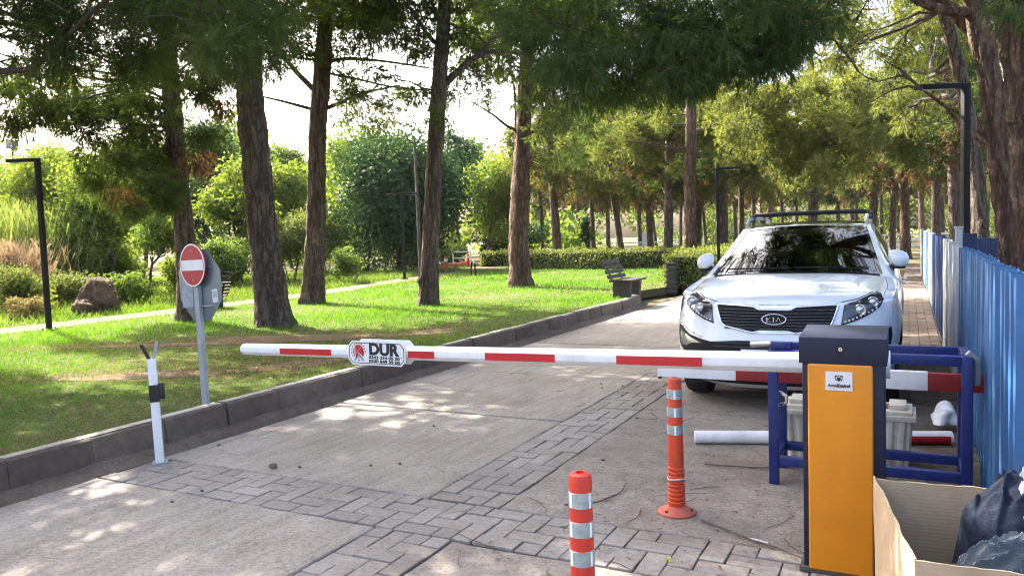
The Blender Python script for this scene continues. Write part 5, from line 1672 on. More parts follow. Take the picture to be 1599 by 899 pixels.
pine('pine_tree', 'straight pine with forked limbs in the middle of the sunlit lawn', B, [B] + line([(670, 430), (674, 330), (680, 220), (687, 110), (693, 30), (698, -60), (702, -160)], D), [.20, .175, .165, .165, .155, .135, .10, .05],
     px([(610, 20), (640, 90, .4), (655, 150, .38), (700, 150, .35), (730, 100), (765, 60), (640, 40), (720, 20), (780, 120, .4), (760, 10), (580, 60, .4), (690, 180, .3), (600, 40), (625, 65, .45), (665, 70, .4), (705, 60), (745, 125, .4), (590, 125, .35), (650, 15), (575, 10, .5), (735, 60, .45), (800, 100, .4), (765, 150, .3)], D, 5, 1.2, .52),
     m_needle, m_bark, 5, L=.12, W=.014, cover=1.3, tufts=6,
     extra=[(line([(691, 135), (715, 112), (745, 88), (775, 80), (810, 84)], D), .085, .035), (line([(683, 70), (668, 55), (650, 28), (635, 5)], D), .06, .03), (line([(692, 40), (680, 18), (668, -10)], D), .06, .03), (line([(745, 88), (768, 62), (790, 50)], D), .04, .02)],
     shade=over(-9.0, 13.5, 2.6, 6.9, 9.0, 9, 1.0, 5), droop=.5)
D = depth_of(spot(813, 449, ZL)); B = tuple(spot(813, 449, ZL))
pine('pine_tree', 'pine with flared foot standing on bright grass before the long hedge', B, [B] + line([(812, 420), (810, 372), (813, 300), (817, 200), (822, 110), (826, 20), (828, -80)], D), [.30, .27, .27, .20, .195, .18, .14, .07],
     px([(800, 50), (850, 120), (780, 110, .5), (880, 180), (845, 210, .5), (905, 150), (760, 60), (840, 40), (870, 250, .5), (930, 210, .5), (815, 160, .4), (900, 245, .45)], D, 6, 1.4, .7),
     m_needle, m_bark_red, 6, L=.13, W=.017, cover=1.4, tufts=6,
     extra=[(line([(810, 205), (792, 197), (768, 178), (735, 158)], D), .05, .015), (line([(815, 215), (835, 205), (862, 190)], D), .05, .02), (line([(806, 240), (804, 150), (798, 110)], D + .2), .05, .03)],
     shade=over(-9.7, 19.3, 2.6, 7.2, 9.3, 10, 1.1, 6), droop=.5)
# --- right hand trees behind the fence
B = (0.935, 9.6, -.05); D = depth_of(Vector(B))
tr = line([(1577, 360), (1569, 290), (1557, 200), (1543, 110), (1524, 20), (1508, -60), (1480, -180)], D)
pine('pine_tree', 'red barked leaning pine over the fence with dark boughs across the road', B, [B, (0.93, 9.6, .8)] + tr, [.16, .135, .125, .12, .115, .11, .10, .08, .05],
     px([(815, 30, .45), (875, 45), (935, 60), (990, 35), (1040, 55), (1100, 45), (1160, 55), (1220, 35), (900, 95, .45), (960, 98), (1020, 104), (1085, 92), (1150, 80), (1210, 66, .5), (1180, 5), (1060, 0), (940, 0), (830, -5), (1260, 12, .5), (858, 118, .25), (1000, 132, .27), (1060, 126, .27), (930, 130, .25), (1120, 112, .27), (1275, 45, .35), (1195, 95, .27), (975, 145, .2), (1035, 148, .2), (890, 135, .2), (1095, 135, .2), (1160, 118, .2)], 9.6, 7, 1.2, .58),
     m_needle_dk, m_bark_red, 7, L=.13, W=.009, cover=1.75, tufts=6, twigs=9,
     extra=[(line([(1548, 228), (1520, 212), (1500, 196), (1478, 168), (1440, 140), (1405, 108), (1385, 97)], D + 1.0), .038, .008), (line([(1440, 140), (1410, 118), (1370, 128), (1340, 112)], D + .5), .018, .006), (line([(1512, 20), (1480, 18), (1430, 0), (1400, -30)], D), .06, .03), (line([(1440, 140), (1420, 135), (1395, 140), (1360, 160)], D + .5), .016, .005)],
     hidden_limbs=[(line([(1520, 50), (1420, -30), (1220, -80), (1020, -60), (860, -30)], 9.7), .08, .03), (line([(1512, 20), (1380, -10), (1180, 30), (1020, 60), (900, 55)], 9.4), .05, .015)],
     shade=over(-1.2, 9.5, 3.4, 5.6, 8.0, 10, 1.0, 7) + over(-2.0, 6.5, 2.0, 5.2, 7.0, 6, .9, 17), droop=.7, rough=.10, limb_r=.03)
B = (1.0, 7.9, -.05); D = depth_of(Vector(B))
pine('pine_tree', 'thickest dark trunk at the right edge beside the fence', B, [B, (1.0, 7.9, .9)] + line([(1614, 250), (1606, 160), (1594, 60), (1568, -60), (1555, -150)], D), [.20, .18, .17, .165, .16, .14, .10],
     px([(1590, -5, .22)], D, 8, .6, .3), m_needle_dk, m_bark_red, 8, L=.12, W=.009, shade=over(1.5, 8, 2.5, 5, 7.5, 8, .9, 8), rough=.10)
B = tuple(far(1534, 395, 11.6)); B = (B[0], B[1], -.05); D = 11.6
pine('pine_tree', 'thin pale trunk just left of the leaning red pine above the boards', B, [B] + line([(1530, 330), (1522, 250), (1510, 170), (1491, 80), (1470, 0), (1458, -70)], D), [.14, .12, .11, .10, .095, .09, .06],
     px([(1440, 40), (1480, 90, .35), (1400, 70, .5), (1360, 40), (1320, 80, .5), (1340, 20), (1420, 10), (1470, 10, .4), (1280, 110, .45), (1390, 150, .35), (1300, 40, .5), (1440, 105, .35), (1420, 190, .3), (1460, 150, .3)], 14.5, 9, 1.3, .55),
     m_needle_lt, m_bark_pale, 9, L=.12, W=.012, cover=1.3, tufts=6, shade=over(.0, 14, 2.6, 6.4, 8.5, 6, .9, 9), droop=.6, twigs=9)
# --- lit pine beyond the car
P = far(1270, 372, 31)
B = (P.x, P.y, -.05)
pine('pine_tree', 'tall pine with bright yellow green crown behind the parked car', B, [B, (P.x, P.y, 2.5), (P.x - .1, P.y, 6), (P.x, P.y, 10)], [.2, .18, .15, .07],
     px([(1165, 175), (1210, 160), (1255, 185), (1310, 165), (1185, 225, .9), (1230, 225), (1285, 225), (1340, 195), (1380, 220, .8), (1400, 175), (1290, 268, .75), (1235, 265, .7), (1340, 245, .7), (1155, 205, .6), (1280, 150), (1340, 140), (1420, 235, .6), (1250, 290, .5)], 25, 10, 1.6, 1.05),
     m_needle_lt, m_bark, 10, L=.12, W=.026, cover=2.0, tufts=10, droop=.1, twigs=4)
P = far(1078, 372, 30)
B = (P.x, P.y, .1)
pine('pine_tree', 'pine with a bright round tuft above the hedge end and the far lamp', B, [B, (P.x, P.y, 2.5), (P.x + .1, P.y, 6), (P.x, P.y, 9)], [.24, .22, .2, .08],
     px([(1085, 190), (1110, 175, .7), (1070, 220, .65), (1110, 215, .75), (1040, 180, .7), (1000, 200), (960, 190), (1020, 240, .6), (980, 235, .6), (1140, 250, .5), (930, 230, .8), (1060, 260, .4)], 30, 20, 2.0, .9),
     m_needle_lt, m_bark_red, 20, L=.13, W=.026, cover=1.8, tufts=8, droop=.15, twigs=4)

# --- background pines: prototypes, then copies
def proto_pine(seed, needle, barkm, h=8.5, bare=2.9, rad=2.6, nb=24, r=.85, lean=.3, tr=.2):
    rng = np.random.default_rng(seed); r_ = random.Random(seed)
    tw = [(0, 0, -.2), (lean * .3, 0, 2.2), (lean * .6, .05, 4.5), (lean, 0, h)]
    tm = trunk_mesh([np.array(p) for p in tw], [tr, tr * .85, tr * .7, tr * .25], barkm, rng, sides=12, step=.3, knots=2)
    bl = []
    for k in range(nb):
        f = (k + .5) / nb
        z = bare + (h - bare) * f
        a = r_.uniform(0, 6.283); q = rad * math.sqrt(max(.05, 1 - (f * 1.0) ** 1.6)) * r_.uniform(.25, 1)
        bl.append((np.array([lean * z / h + q * math.cos(a), q * math.sin(a), z]), r * r_.uniform(.75, 1.2)))
    cl = clump(bl, 7, .42, seed)
    V, F = needle_tris([(np.array(c), q) for c, q in cl], 1.75, .17, .036, rng, .25)
    V2, F2 = needle_tris([(c - np.array([0, 0, .35]), q * .8) for c, q in bl[:10]], .5, .3, .03, rng, .4)
    mi = np.concatenate([np.zeros(len(F)), np.ones(len(F2))])
    cm = raw_mesh('crown', np.concatenate([V, V2]), np.concatenate([F, F2 + len(V)]), [needle, m_needle_br], mi)
    paths = []
    for c, rr in bl:
        z0 = max(1.8, c[2] - .5 * math.hypot(c[0], c[1]))
        paths.append((curve_to((lean * z0 / h, 0, z0), c, rng, .12, 6), .045, .012))
    return tm, cm, twig_mesh(paths, m_twig)
PROTO = [proto_pine(101, m_needle, m_bark, 9.3, 3.9, 2.7, lean=-.3), proto_pine(102, m_needle_lt, m_bark, 9.0, 4.2, 2.6, lean=.2), proto_pine(103, m_needle, m_bark_pale, 9.6, 3.6, 2.8, lean=-.8, tr=.17), proto_pine(104, m_needle_lt, m_bark_red, 9.4, 4.0, 2.5, lean=-.4, tr=.24)]
def far_pine(u, D, k, s, rz, label, w=1.0):
    p = far(u, 376, D)
    t = thing('pine_tree', label, 'tree', (p.x, p.y, .1), rz, 'pine trees beyond the hedge')
    t.scale = (s * w, s * w, s)
    for nm, me in zip(('trunk', 'crown', 'branch'), PROTO[k]): link(nm, me, t)
FAR = [(872, 38, 3, 1.0, .3, 'background pine standing just right of the flared lawn pine', 1.0), (926, 46, 0, 1.0, 1.9, 'slim background pine beside the dark clipped bush', .8),
       (972, 41, 2, 1.0, .6, 'grey leaning background pine directly above the kerb bench', 1.1), (1017, 43, 0, .95, YAW, 'dark leaning background pine beside the pale site board', 1.0),
       (1041, 35, 2, 1.0, 2.2, 'thick pale grey background pine directly above the hedge', 1.35), (1063, 52, 0, .95, 4.4, 'very thin background pine behind the thick pale grey one', .6),
       (1087, 39, 3, 1.0, 3.3, 'red brown background pine below the bright round tuft', .9), (1104, 45, 2, .9, .5, 'pale curved background pine left of the far lamp', .7),
       (1130, 37, 0, 1.0, 5.1, 'blackish background pine right behind the far lamp post', 1.25), (1157, 46, 1, 1.0, 1.0, 'background pine above the left roof bar of the car', 1.0),
       (1176, 52, 0, 1.0, 2.6, 'background pine over the front corner of the car roof', .8), (1200, 58, 3, 1.1, 4.0, 'far pine seen over the middle of the car windscreen', .8),
       (1332, 60, 0, 1.1, 0.9, 'far pine above the right end of the roof bars', .9), (1362, 46, 1, 1.05, 5.6, 'background pine right of the car roof with a broad trunk', 1.3),
       (1392, 43, 0, 1.0, 3.6, 'dark background pine over the car mirror', 1.0), (1414, 38, 3, .95, 1.4, 'background pine at the far end of the fence walk', 1.1),
       (1460, 34, 0, 1.0, 2.0, 'background pine behind the far white fence panels', 1.1), (1495, 26, 0, 1.0, 0.2, 'dark pine behind the fence near the right lamp', 1.0), (1520, 38, 1, 1.1, 4.8, 'pine far behind the fence left of the red trunks', 1.0),
       (848, 52, 1, 1.0, 2.8, 'pale green far pine between the lawn pine and the wood', .8), (905, 60, 1, 1.1, 3.7, 'far yellowish pine behind the dark clipped bush', .8), (950, 58, 0, 1.1, 5.2, 'far pine left of the grey leaning one', .8)]
for a in FAR: far_pine(*a)
for i in range(26):
    far_pine(830 + i * 32 + rnd.uniform(-10, 10), rnd.uniform(66, 92), i % 4, rnd.uniform(1.0, 1.3), rnd.uniform(0, 6.2), 'one of many indistinct pines in the distant park wood', .9)
# a few tall pines on the far left and behind the view keep the shade of the grove
for i, (x, y_, k, s, lab) in enumerate(((-13.5, 5.2, 0, .95, 'pine outside the left edge whose shade falls on the near lawn'), (-16.0, 3.6, 3, 1.0, 'second pine outside the left edge beyond the path'), (-11.8, 1.4, 1, 1.0, 'pine outside the left edge closest to the road'))):
    t = thing('pine_tree', lab, 'tree', (x, y_, .1), i * 1.3, 'pine trees beyond the hedge'); t.scale = (s, s, s)
    for nm, me in zip(('trunk', 'crown', 'branch'), PROTO[k]): link(nm, me, t)

# --- broad leaved trees and shrubs on the left
def clumps(rx_, ry_, rz_, cz, n, rr, rng):
    out = []
    for _ in range(n):
        d = rng.normal(size=3); d /= np.linalg.norm(d); q = rng.random() ** .42
        q *= 1 + .22 * math.sin(d[0] * 4 + n) * math.cos(d[2] * 5 + rx_ * 9)
        out.append((np.array([d[0] * rx_ * q, d[1] * ry_ * q, cz + d[2] * rz_ * q]), rr * (.45 + .85 * rng.random())))
    return out
def leafy_tree(name, label, u, vb, cu, cv, rw, rh, mat, D=None, leaf=.13, seed=0, cat='tree', group=None, barkm=None, tr=.09, n=26, cover=1.3, up=.5, droop=0., aspect=.55, stems=1, depth_ratio=.9):
    global TRI
    rng = np.random.default_rng(seed + 500)
    p = spot(u, vb, ZL) if D is None else far(u, 376, D)
    if D is not None: p.z = ZL
    d = depth_of(p); s = d / 1200.0
    c = far(cu, cv, d) - p
    rx_, rz_ = rw * s, rh * s
    t = thing(name, label, cat, p, 0, group)
    bl = clumps(rx_ * .8, rx_ * depth_ratio * .8, rz_ * .8, 0, n, .42 * min(rx_, rz_) + .06 * max(rx_, rz_), rng)
    bl = [(q + np.array([c.x, c.y, c.z]), r) for q, r in bl]
    bl = [(np.array([q[0], q[1], max(q[2], r * .6)]), r) for q, r in bl]
    V, F = leaf_quads(bl, cover, leaf, rng, up=up, droop=droop, aspect=aspect)
    paths = []
    for k in range(stems):
        o_ = rng.normal(size=3) * .12 * (stems > 1)
        top = np.array([c.x, c.y, c.z]) + o_ * 6 * np.array([1, 1, 0]) * (stems > 1)
        paths.append((curve_to((o_[0], o_[1], -.1), top, rng, .02, 9), tr, tr * .35))
    for q, r in bl[::2]:
        st = np.array(paths[int(rng.integers(0, stems))][0][int(rng.integers(4, 8))])
        paths.append((curve_to(st, q, rng, .1, 5), tr * .35, tr * .12))
    bt = MB()
    for pts, r0, r1 in paths[:stems]: bt.tube(pts, [r0 + (r1 - r0) * k / 8 for k in range(9)], 10)
    bt.build('trunk', barkm or m_bark, t, smooth=True, angle=80)
    link('branch', twig_mesh(paths[stems:], m_twig), t)
    link('crown', raw_mesh('crown', V, F, [mat]), t)
    TRI += 2 * len(F)
LT = [
 ('leafy_tree', 'broad green tree at the far left behind the floodlight mast', 20, 446, 20, 330, 90, 95, m_leaf_mid, 30, .15, 21),
 ('leafy_tree', 'tall loose green tree between the left lamp and the leaning pine', 125, 446, 118, 300, 70, 95, m_leaf_br, 31, .15, 22),
 ('leafy_tree', 'blue green tree far behind the slender bright tree', 215, 440, 225, 290, 75, 95, m_leaf_mid, 34, .16, 23),
 ('leafy_tree', 'tall mid green tree in the gap between thick trunk and slim pine', 405, 420, 402, 262, 60, 62, m_leaf_mid, 47, .2, 24),
 ('leafy_tree', 'slender bright yellow green tree left of the leaning pine', 165, 452, 155, 320, 75, 105, m_leaf_br, 25, .14, 1),
 ('leafy_tree', 'pale green tree behind the far left lamp post', 75, 452, 80, 320, 75, 90, m_leaf_br, 27, .13, 2),
 ('leafy_tree', 'small young tree on a thin dark stem left of the road signs', 239, 470, 248, 362, 52, 42, m_leaf_mid, None, .10, 3),
 ('leafy_tree', 'dark blue green tree between the leaning pine and the thick trunk', 325, 440, 325, 285, 55, 125, m_leaf_blue, 33, .16, 4),
 ('leafy_tree', 'bright lime tree seen just left of the thick dark trunk', 372, 430, 372, 330, 55, 90, m_leaf_br, 29, .15, 5),
 ('leafy_tree', 'light green tree between the thick trunk and the slim pine', 440, 420, 448, 312, 62, 72, m_leaf_br, 36, .17, 6),
 ('leafy_tree', 'taller green tree behind the slim pine', 455, 415, 440, 275, 55, 50, m_leaf_mid, 48, .22, 7),
 ('fig_tree', 'large round dark green tree behind the lamp and the tall pole', 630, 424, 630, 300, 112, 105, m_leaf_dk, 37, .17, 8),
 ('leafy_tree', 'tall green tree crown rising behind the large round tree', 560, 420, 575, 240, 90, 55, m_leaf_mid, 50, .26, 9),
 ('leafy_tree', 'round pale tree between the middle pine and the bright pine', 712, 412, 712, 270, 45, 70, m_leaf_blue, 48, .22, 10),
 ('leafy_tree', 'bright golden green crown left of the flared lawn pine', 775, 412, 772, 300, 52, 82, m_leaf_br, 43, .17, 11),
 ('leafy_tree', 'dark low tree under the bright crown by the plaza', 775, 408, 790, 372, 70, 34, m_leaf_dk, 46, .2, 12),
 ('leafy_tree', 'dark clipped bush standing under the background pines', 915, 392, 915, 362, 11, 28, m_leaf_dk, 40, .14, 13),
]
for a in LT:
    nm, lb, u, vb, cu, cv, rw, rh, mt, DD, lf, sd_ = a
    big = nm == 'fig_tree'
    leafy_tree(nm, lb, u, vb, cu, cv, rw, rh, mt, DD, lf, sd_, group=None, tr=.05 if sd_ == 3 else (.22 if big else .11), n=70 if big else 34, cover=1.25 if big else 1.3, aspect=.7 if big else .5)
SH = [
 ('light green bush in front of the reeds left of the boulder', 112, 458, 110, 405, 72, 50, m_leaf_br, .10, 15),
 ('pale lime bush between the boulder and the young tree', 190, 456, 190, 402, 50, 50, m_leaf_br, .10, 16),
 ('light bush behind the left reeds near the lamp top', 60, 456, 55, 360, 60, 70, m_leaf_br, .12, 17),
 ('brown round clipped shrub at the far left by the lamp post', 46, 500, 46, 478, 40, 26, m_drygrass, .045, 1),
 ('grey green shrub behind the brown clipped shrub', 20, 492, 15, 450, 70, 42, m_leaf_hedge, .07, 2),
 ('wide dull green shrub left of the large boulder', 110, 480, 105, 450, 62, 36, m_leaf_hedge, .07, 3),
 ('bright green shrub growing over the right side of the boulder', 198, 478, 196, 448, 42, 36, m_leaf_mid, .09, 4),
 ('yellow green shrub behind the thin young tree', 285, 465, 280, 428, 48, 38, m_leaf_br, .09, 5),
 ('green shrub behind the octagonal sign plate', 350, 452, 350, 412, 44, 42, m_leaf_mid, .10, 6),
 ('multi stemmed shrub between the thick trunk and the slim pine', 455, 442, 455, 372, 48, 52, m_leaf_hedge, .09, 7),
 ('small bush with visible stems right of the slim pine', 543, 443, 540, 408, 26, 26, m_leaf_mid, .10, 8),
 ('tiny round dark bush alone on the sunny grass', 568, 428, 568, 418, 15, 12, m_leaf_dk, .10, 9),
 ('broad pale green shrub left of the double arm lamp', 585, 418, 575, 375, 62, 42, m_leaf_mid, .15, 10),
 ('light green shrub just behind the double arm lamp', 640, 414, 640, 385, 48, 34, m_leaf_hedge, .15, 11),
 ('low bright shrub right of the middle pine near the plaza', 705, 416, 702, 392, 36, 26, m_leaf_mid, .16, 12),
 ('leafy shrub right behind the slim pine', 510, 428, 515, 375, 45, 50, m_leaf_br, .13, 13),
 ('low green bush near the far end of the path', 425, 440, 420, 415, 30, 28, m_leaf_mid, .11, 14),
]
for lb, u, vb, cu, cv, rw, rh, mt, lf, sd_ in SH:
    leafy_tree('shrub', lb, u, vb, cu, cv, rw, rh, mt, None, lf, 40 + sd_, cat='shrub', tr=.025, n=22, cover=1.6, stems=4 if sd_ in (7, 8) else 2)

def reeds(label, u, vb, w, h, mat, n, seed, D):
    rng = np.random.default_rng(seed)
    p = far(u, 376, D); p.z = ZL; s = D / 1200
    t = thing('reed_clump', label, 'reeds', p)
    N = n
    side = rng.normal(size=(N, 2)) * np.array([w * s * .42, w * s * .3])
    base = np.zeros((N, 3)); base[:, 0] = side[:, 0] * math.cos(YAW) - side[:, 1] * math.sin(YAW); base[:, 1] = side[:, 0] * math.sin(YAW) + side[:, 1] * math.cos(YAW)
    hh = h * s * (.35 + .75 * rng.random(N))
    ln = rng.normal(size=(N, 3)) * .16; ln[:, 2] = 1
    tip = base + ln * hh[:, None]
    mid = base + ln * hh[:, None] * .55 + rng.normal(size=(N, 3)) * .04
    dd = unit(np.cross(ln, rng.normal(size=(N, 3)))) * .009
    b_ = rng.normal(size=(N, 3)) * .28; b_[:, 2] = -.05
    q1 = np.stack([base - dd, base + dd, mid + dd, mid - dd], 1); q2 = np.stack([mid - dd, mid + dd, tip + b_ + dd * .2, tip + b_ - dd * .2], 1)
    st0 = base + ln * hh[:, None] * rng.uniform(.3, .95, size=(N, 1))
    lv = unit(rng.normal(size=(N, 3)) + np.array([0, 0, .5])) * .26
    q3 = np.stack([st0 - dd, st0 + dd, st0 + lv * .6 + dd * 1.2, st0 + lv], 1)
    q4 = np.stack([st0 - dd - np.array([0, 0, .3]), st0 + dd - np.array([0, 0, .3]), st0 - lv * .6 * np.array([1, 1, -1]) + dd * 1.2, st0 - lv * np.array([1, 1, -.6])], 1)
    V = np.concatenate([q1, q2, q3, q4]).reshape(-1, 3)
    link('stalks', raw_mesh('stalks', V, np.arange(len(V)).reshape(-1, 4), [mat]), t)
reeds('tall green reeds at the left edge beyond the path', 20, 455, 110, 150, m_reed, 2200, 1, 24)
reeds('dry brown reeds at the left edge below the green ones', 10, 462, 52, 105, m_reed_br, 1000, 3, 20.5)

# --- distant woodland, one mass
rng = np.random.default_rng(77)
bl = []
for i in range(210):
    u = rng.uniform(-250, 900); dpt = rng.uniform(52, 85)
    top = 240 + 24 * math.sin(u * .012 + 1) + 16 * math.sin(u * .031)
    v = rng.uniform(top, 395)
    p = far(u, v, dpt); bl.append((np.array(p), rng.uniform(1.3, 2.4)))
for i in range(150):
    u = rng.uniform(850, 1800); dpt = rng.uniform(85, 120)
    v = rng.uniform(250, 385) if i % 3 else rng.uniform(120, 260)
    p = far(u, v, dpt); bl.append((np.array(p), rng.uniform(2.0, 4.0)))
V, F = leaf_quads(bl, 1.2, .55, rng, up=.3)
mi = np.repeat(rng.integers(0, 3, size=400), 1)
cnt = np.array([int(1.2 * math.pi * r * r / (.55 * .55 * .55 * .55)) for _, r in bl])
mid_ = np.concatenate([np.full(c, mi[k]) for k, c in enumerate(cnt)])
o = link('distant_woodland', raw_mesh('distant_woodland', V, F, [m_leaf_br, m_leaf_mid, m_leaf_br], mid_))
tag(o, 'sunlit mass of distant trees closing the park', 'woodland', None, 'stuff')
TRI += 2 * len(F)

# --- hedges
m_hedgecore = plain('hedge_inside', (0.03, 0.04, 0.015), 0.95, var=.5, scale=30)
def hedge(name, label, pts, w, h, mat, leaf, dens, seed):
    global TRI
    rng = np.random.default_rng(seed)
    t = thing(name, label, 'hedge', (pts[0][0], pts[0][1], ZL))
    b = MB(); VV = []
    for (ax_, ay), (bx_, by) in zip(pts[:-1], pts[1:]):
        a, c = np.array([ax_ - pts[0][0], ay - pts[0][1]]), np.array([bx_ - pts[0][0], by - pts[0][1]])
        L = np.linalg.norm(c - a); dr = (c - a) / L; nr = np.array([-dr[1], dr[0]])
        b.bar((a[0], a[1], h * .46), (c[0], c[1], h * .46), w * .72, h * .86)
        n = int(dens * L * (2 * h + w) / (leaf * leaf * .3))
        s = rng.random(n) * L; f = rng.random(n) * (2 * h + w)
        lat = np.where(f < h, -w / 2, np.where(f < h + w, f - h - w / 2, w / 2)); z = np.where(f < h, f, np.where(f < h + w, h, 2 * h + w - f))
        bump_ = .05 * np.sin(s * 3.1 + z * 4) + .04 * np.sin(s * 7.3)
        P = np.zeros((n, 3)); P[:, :2] = a + dr * s[:, None] + nr * (lat * (1 + bump_))[:, None]; P[:, 2] = np.maximum(.03, z * (1 + bump_ * .8))
        P += rng.normal(size=(n, 3)) * .055
        N = rng.normal(size=(n, 3)) + np.array([0, 0, .6]); N = unit(N); A = unit(np.cross(N, rng.normal(size=(n, 3)))); Bq = np.cross(N, A)
        q = leaf * (.6 + .8 * rng.random(n))[:, None]
        VV.append(np.stack([P - A * q * .5, P + Bq * q * .3, P + A * q * .5, P - Bq * q * .3], 1).reshape(-1, 3))
        for e_, sg in ((a, -1), (c, 1)):
            n = int(dens * 1.3 * w * h / (leaf * leaf * .3))
            P = np.zeros((n, 3)); P[:, :2] = e_ + nr * ((rng.random(n) - .5) * w)[:, None] + dr * (sg * (.02 + .10 * rng.random(n)))[:, None]; P[:, 2] = rng.random(n) * h
            N = unit(rng.normal(size=(n, 3)) + np.array([dr[0] * sg, dr[1] * sg, .4])); A = unit(np.cross(N, rng.normal(size=(n, 3)))); Bq = np.cross(N, A); q = leaf * (.6 + .8 * rng.random(n))[:, None]
            VV.append(np.stack([P - A * q * .5, P + Bq * q * .3, P + A * q * .5, P - Bq * q * .3], 1).reshape(-1, 3))
    b.build('core', m_hedgecore, t)
    V = np.concatenate(VV)
    link('foliage', raw_mesh('foliage', V, np.arange(len(V)).reshape(-1, 4), [mat]), t)
    TRI += len(V) // 2
p1, p2, p3 = spot(798, 420, .19), spot(950, 421, .19), spot(1046, 419, .19)
HX = -5.35
hedge('clipped_hedge', 'long clipped hedge with sunlit top closing the far lawn', [(p1.x, p1.y + .4), (p2.x, p2.y + .5), (p3.x, p3.y + .5), (-4.7, p3.y + 1.2)], .95, .80, m_leaf_hedge, .10, .75, 1)
hedge('clipped_hedge', 'shaded hedge end running back along the road behind the dark pillar', [(HX + .2, 19.6), (HX + .35, 24), (-4.75, p3.y)], 1.0, .86, m_leaf_hedge, .08, .85, 2)
q1, q2 = spot(748, 417, .19), spot(788, 416, .19)
hedge('clipped_hedge', 'separate low pale hedge beside the plaza left of the flared pine', [(q1.x, q1.y + .5), (q2.x, q2.y + .5)], .9, .78, m_leaf_hedge, .11, .8, 3)

# --- grass
def in_bare(x, y_):
    w = np.zeros(len(x))
    for bx_, by, a, c, rt in BARE:
        dx, dy = x - bx_, y_ - by
        u_, v_ = dx * math.cos(rt) + dy * math.sin(rt), -dx * math.sin(rt) + dy * math.cos(rt)
        w = np.maximum(w, np.exp(-((u_ / a) ** 2 + (v_ / c) ** 2) * .8))
    return w
def path_dist(x, y_):
    P = np.array(PATH_PTS); d = np.full(len(x), 99.)
    for a, c in zip(P[:-1], P[1:]):
        ab = c - a; tt = np.clip(((x - a[0]) * ab[0] + (y_ - a[1]) * ab[1]) / ab.dot(ab), 0, 1)
        d = np.minimum(d, np.hypot(x - a[0] - tt * ab[0], y_ - a[1] - tt * ab[1]))
    return d
rng = np.random.default_rng(5)
parts, pmi = [], []
vx, vy = VIEW.x, VIEW.y
for d0, d1, dens, hgt, wid in ((4.2, 8, 4400, .036, .0042), (8, 12, 1900, .055, .007), (12, 18, 800, .065, .011), (18, 27, 330, .075, .018), (27, 40, 120, .085, .03)):
    half = .69
    n = int(dens * (d1 ** 2 - d0 ** 2) * half)
    d = np.sqrt(rng.random(n) * (d1 ** 2 - d0 ** 2) + d0 ** 2); l = (rng.random(n) * 2 - 1) * half * d
    x = vx * d + vy * l; y_ = vy * d - vx * l
    edge_ = np.where(y_ < 16.3, KX - .17, KX - .6)
    ok = (x < edge_ + rng.random(n) * .03) & (path_dist(x, y_) > .5 + .15 * rng.random(n)) & (np.hypot((x + 19.6) / 3.2, (y_ - 31.6) / 1.7) > 1) & (x > -32)
    patchy = .55 + .45 * np.sin(x * 1.1 + 2 * np.sin(y_ * .7)) * np.sin(y_ * 1.3 + x * .4)
    ok &= rng.random(n) > in_bare(x, y_) * (.75 + .5 * np.sin(x * 9.1 + 3 * np.sin(y_ * 7.3)) * np.sin(y_ * 8.7 + x * 3.1))
    ok &= rng.random(n) < (.55 + .45 * patchy)
    x, y_ = x[ok], y_[ok]; n = len(x)
    base = np.stack([x, y_, np.full(n, .188)], 1)
    h = hgt * (.5 + .9 * rng.random(n)) * (.8 + .4 * np.sin(x * .9) * np.cos(y_ * .8))
    ln = rng.normal(size=(n, 3)) * .45; ln[:, 2] = 1
    a = rng.random(n) * 6.283; S = np.stack([np.cos(a), np.sin(a), np.zeros(n)], 1) * (wid / 2)
    parts.append(np.stack([base - S, base + S, base + ln * h[:, None]], 1).reshape(-1, 3))
    dry = np.clip(in_bare(x, y_) * 1.2 + .45 * np.exp(-((x + 7.3) / 2.2) ** 2 - ((y_ - 6.6) / 1.3) ** 2), 0, .75) + .025
    pmi.append((rng.random(n) < dry).astype(np.int32))
V = np.concatenate(parts); F = np.arange(len(V)).reshape(-1, 3)
o = link('grass', raw_mesh('grass', V, F, [m_grass, m_drygrass], np.concatenate(pmi)))
tag(o, 'short green grass covering the park lawn', 'grass', None, 'stuff')
TRI += len(F)
# rough grass and weeds beyond the path
parts = []
for i in range(1):
    n = 60000
    d = np.sqrt(rng.random(n) * (38 ** 2 - 13 ** 2) + 13 ** 2); l = -(.05 + .68 * rng.random(n)) * d
    x = vx * d + vy * l; y_ = vy * d - vx * l
    ok = (path_dist(x, y_) > .65) & (x < -14.6) 
    x, y_ = x[ok], y_[ok]; n = len(x)
    base = np.stack([x, y_, np.full(n, .188)], 1); ln = rng.normal(size=(n, 3)) * .5; ln[:, 2] = 1
    h = .09 + .16 * rng.random(n) * np.clip((-x - 14.6) / 2, .1, 1)
    a = rng.random(n) * 6.283; S = np.stack([np.cos(a), np.sin(a), np.zeros(n)], 1) * .014
    parts.append(np.stack([base - S, base + S, base + ln * h[:, None]], 1).reshape(-1, 3))
V = np.concatenate(parts)
o = link('rough_grass', raw_mesh('rough_grass', V, np.arange(len(V)).reshape(-1, 3), [m_leaf_mid]))
tag(o, 'longer rough grass and weeds beyond the dirt path', 'grass', None, 'stuff')

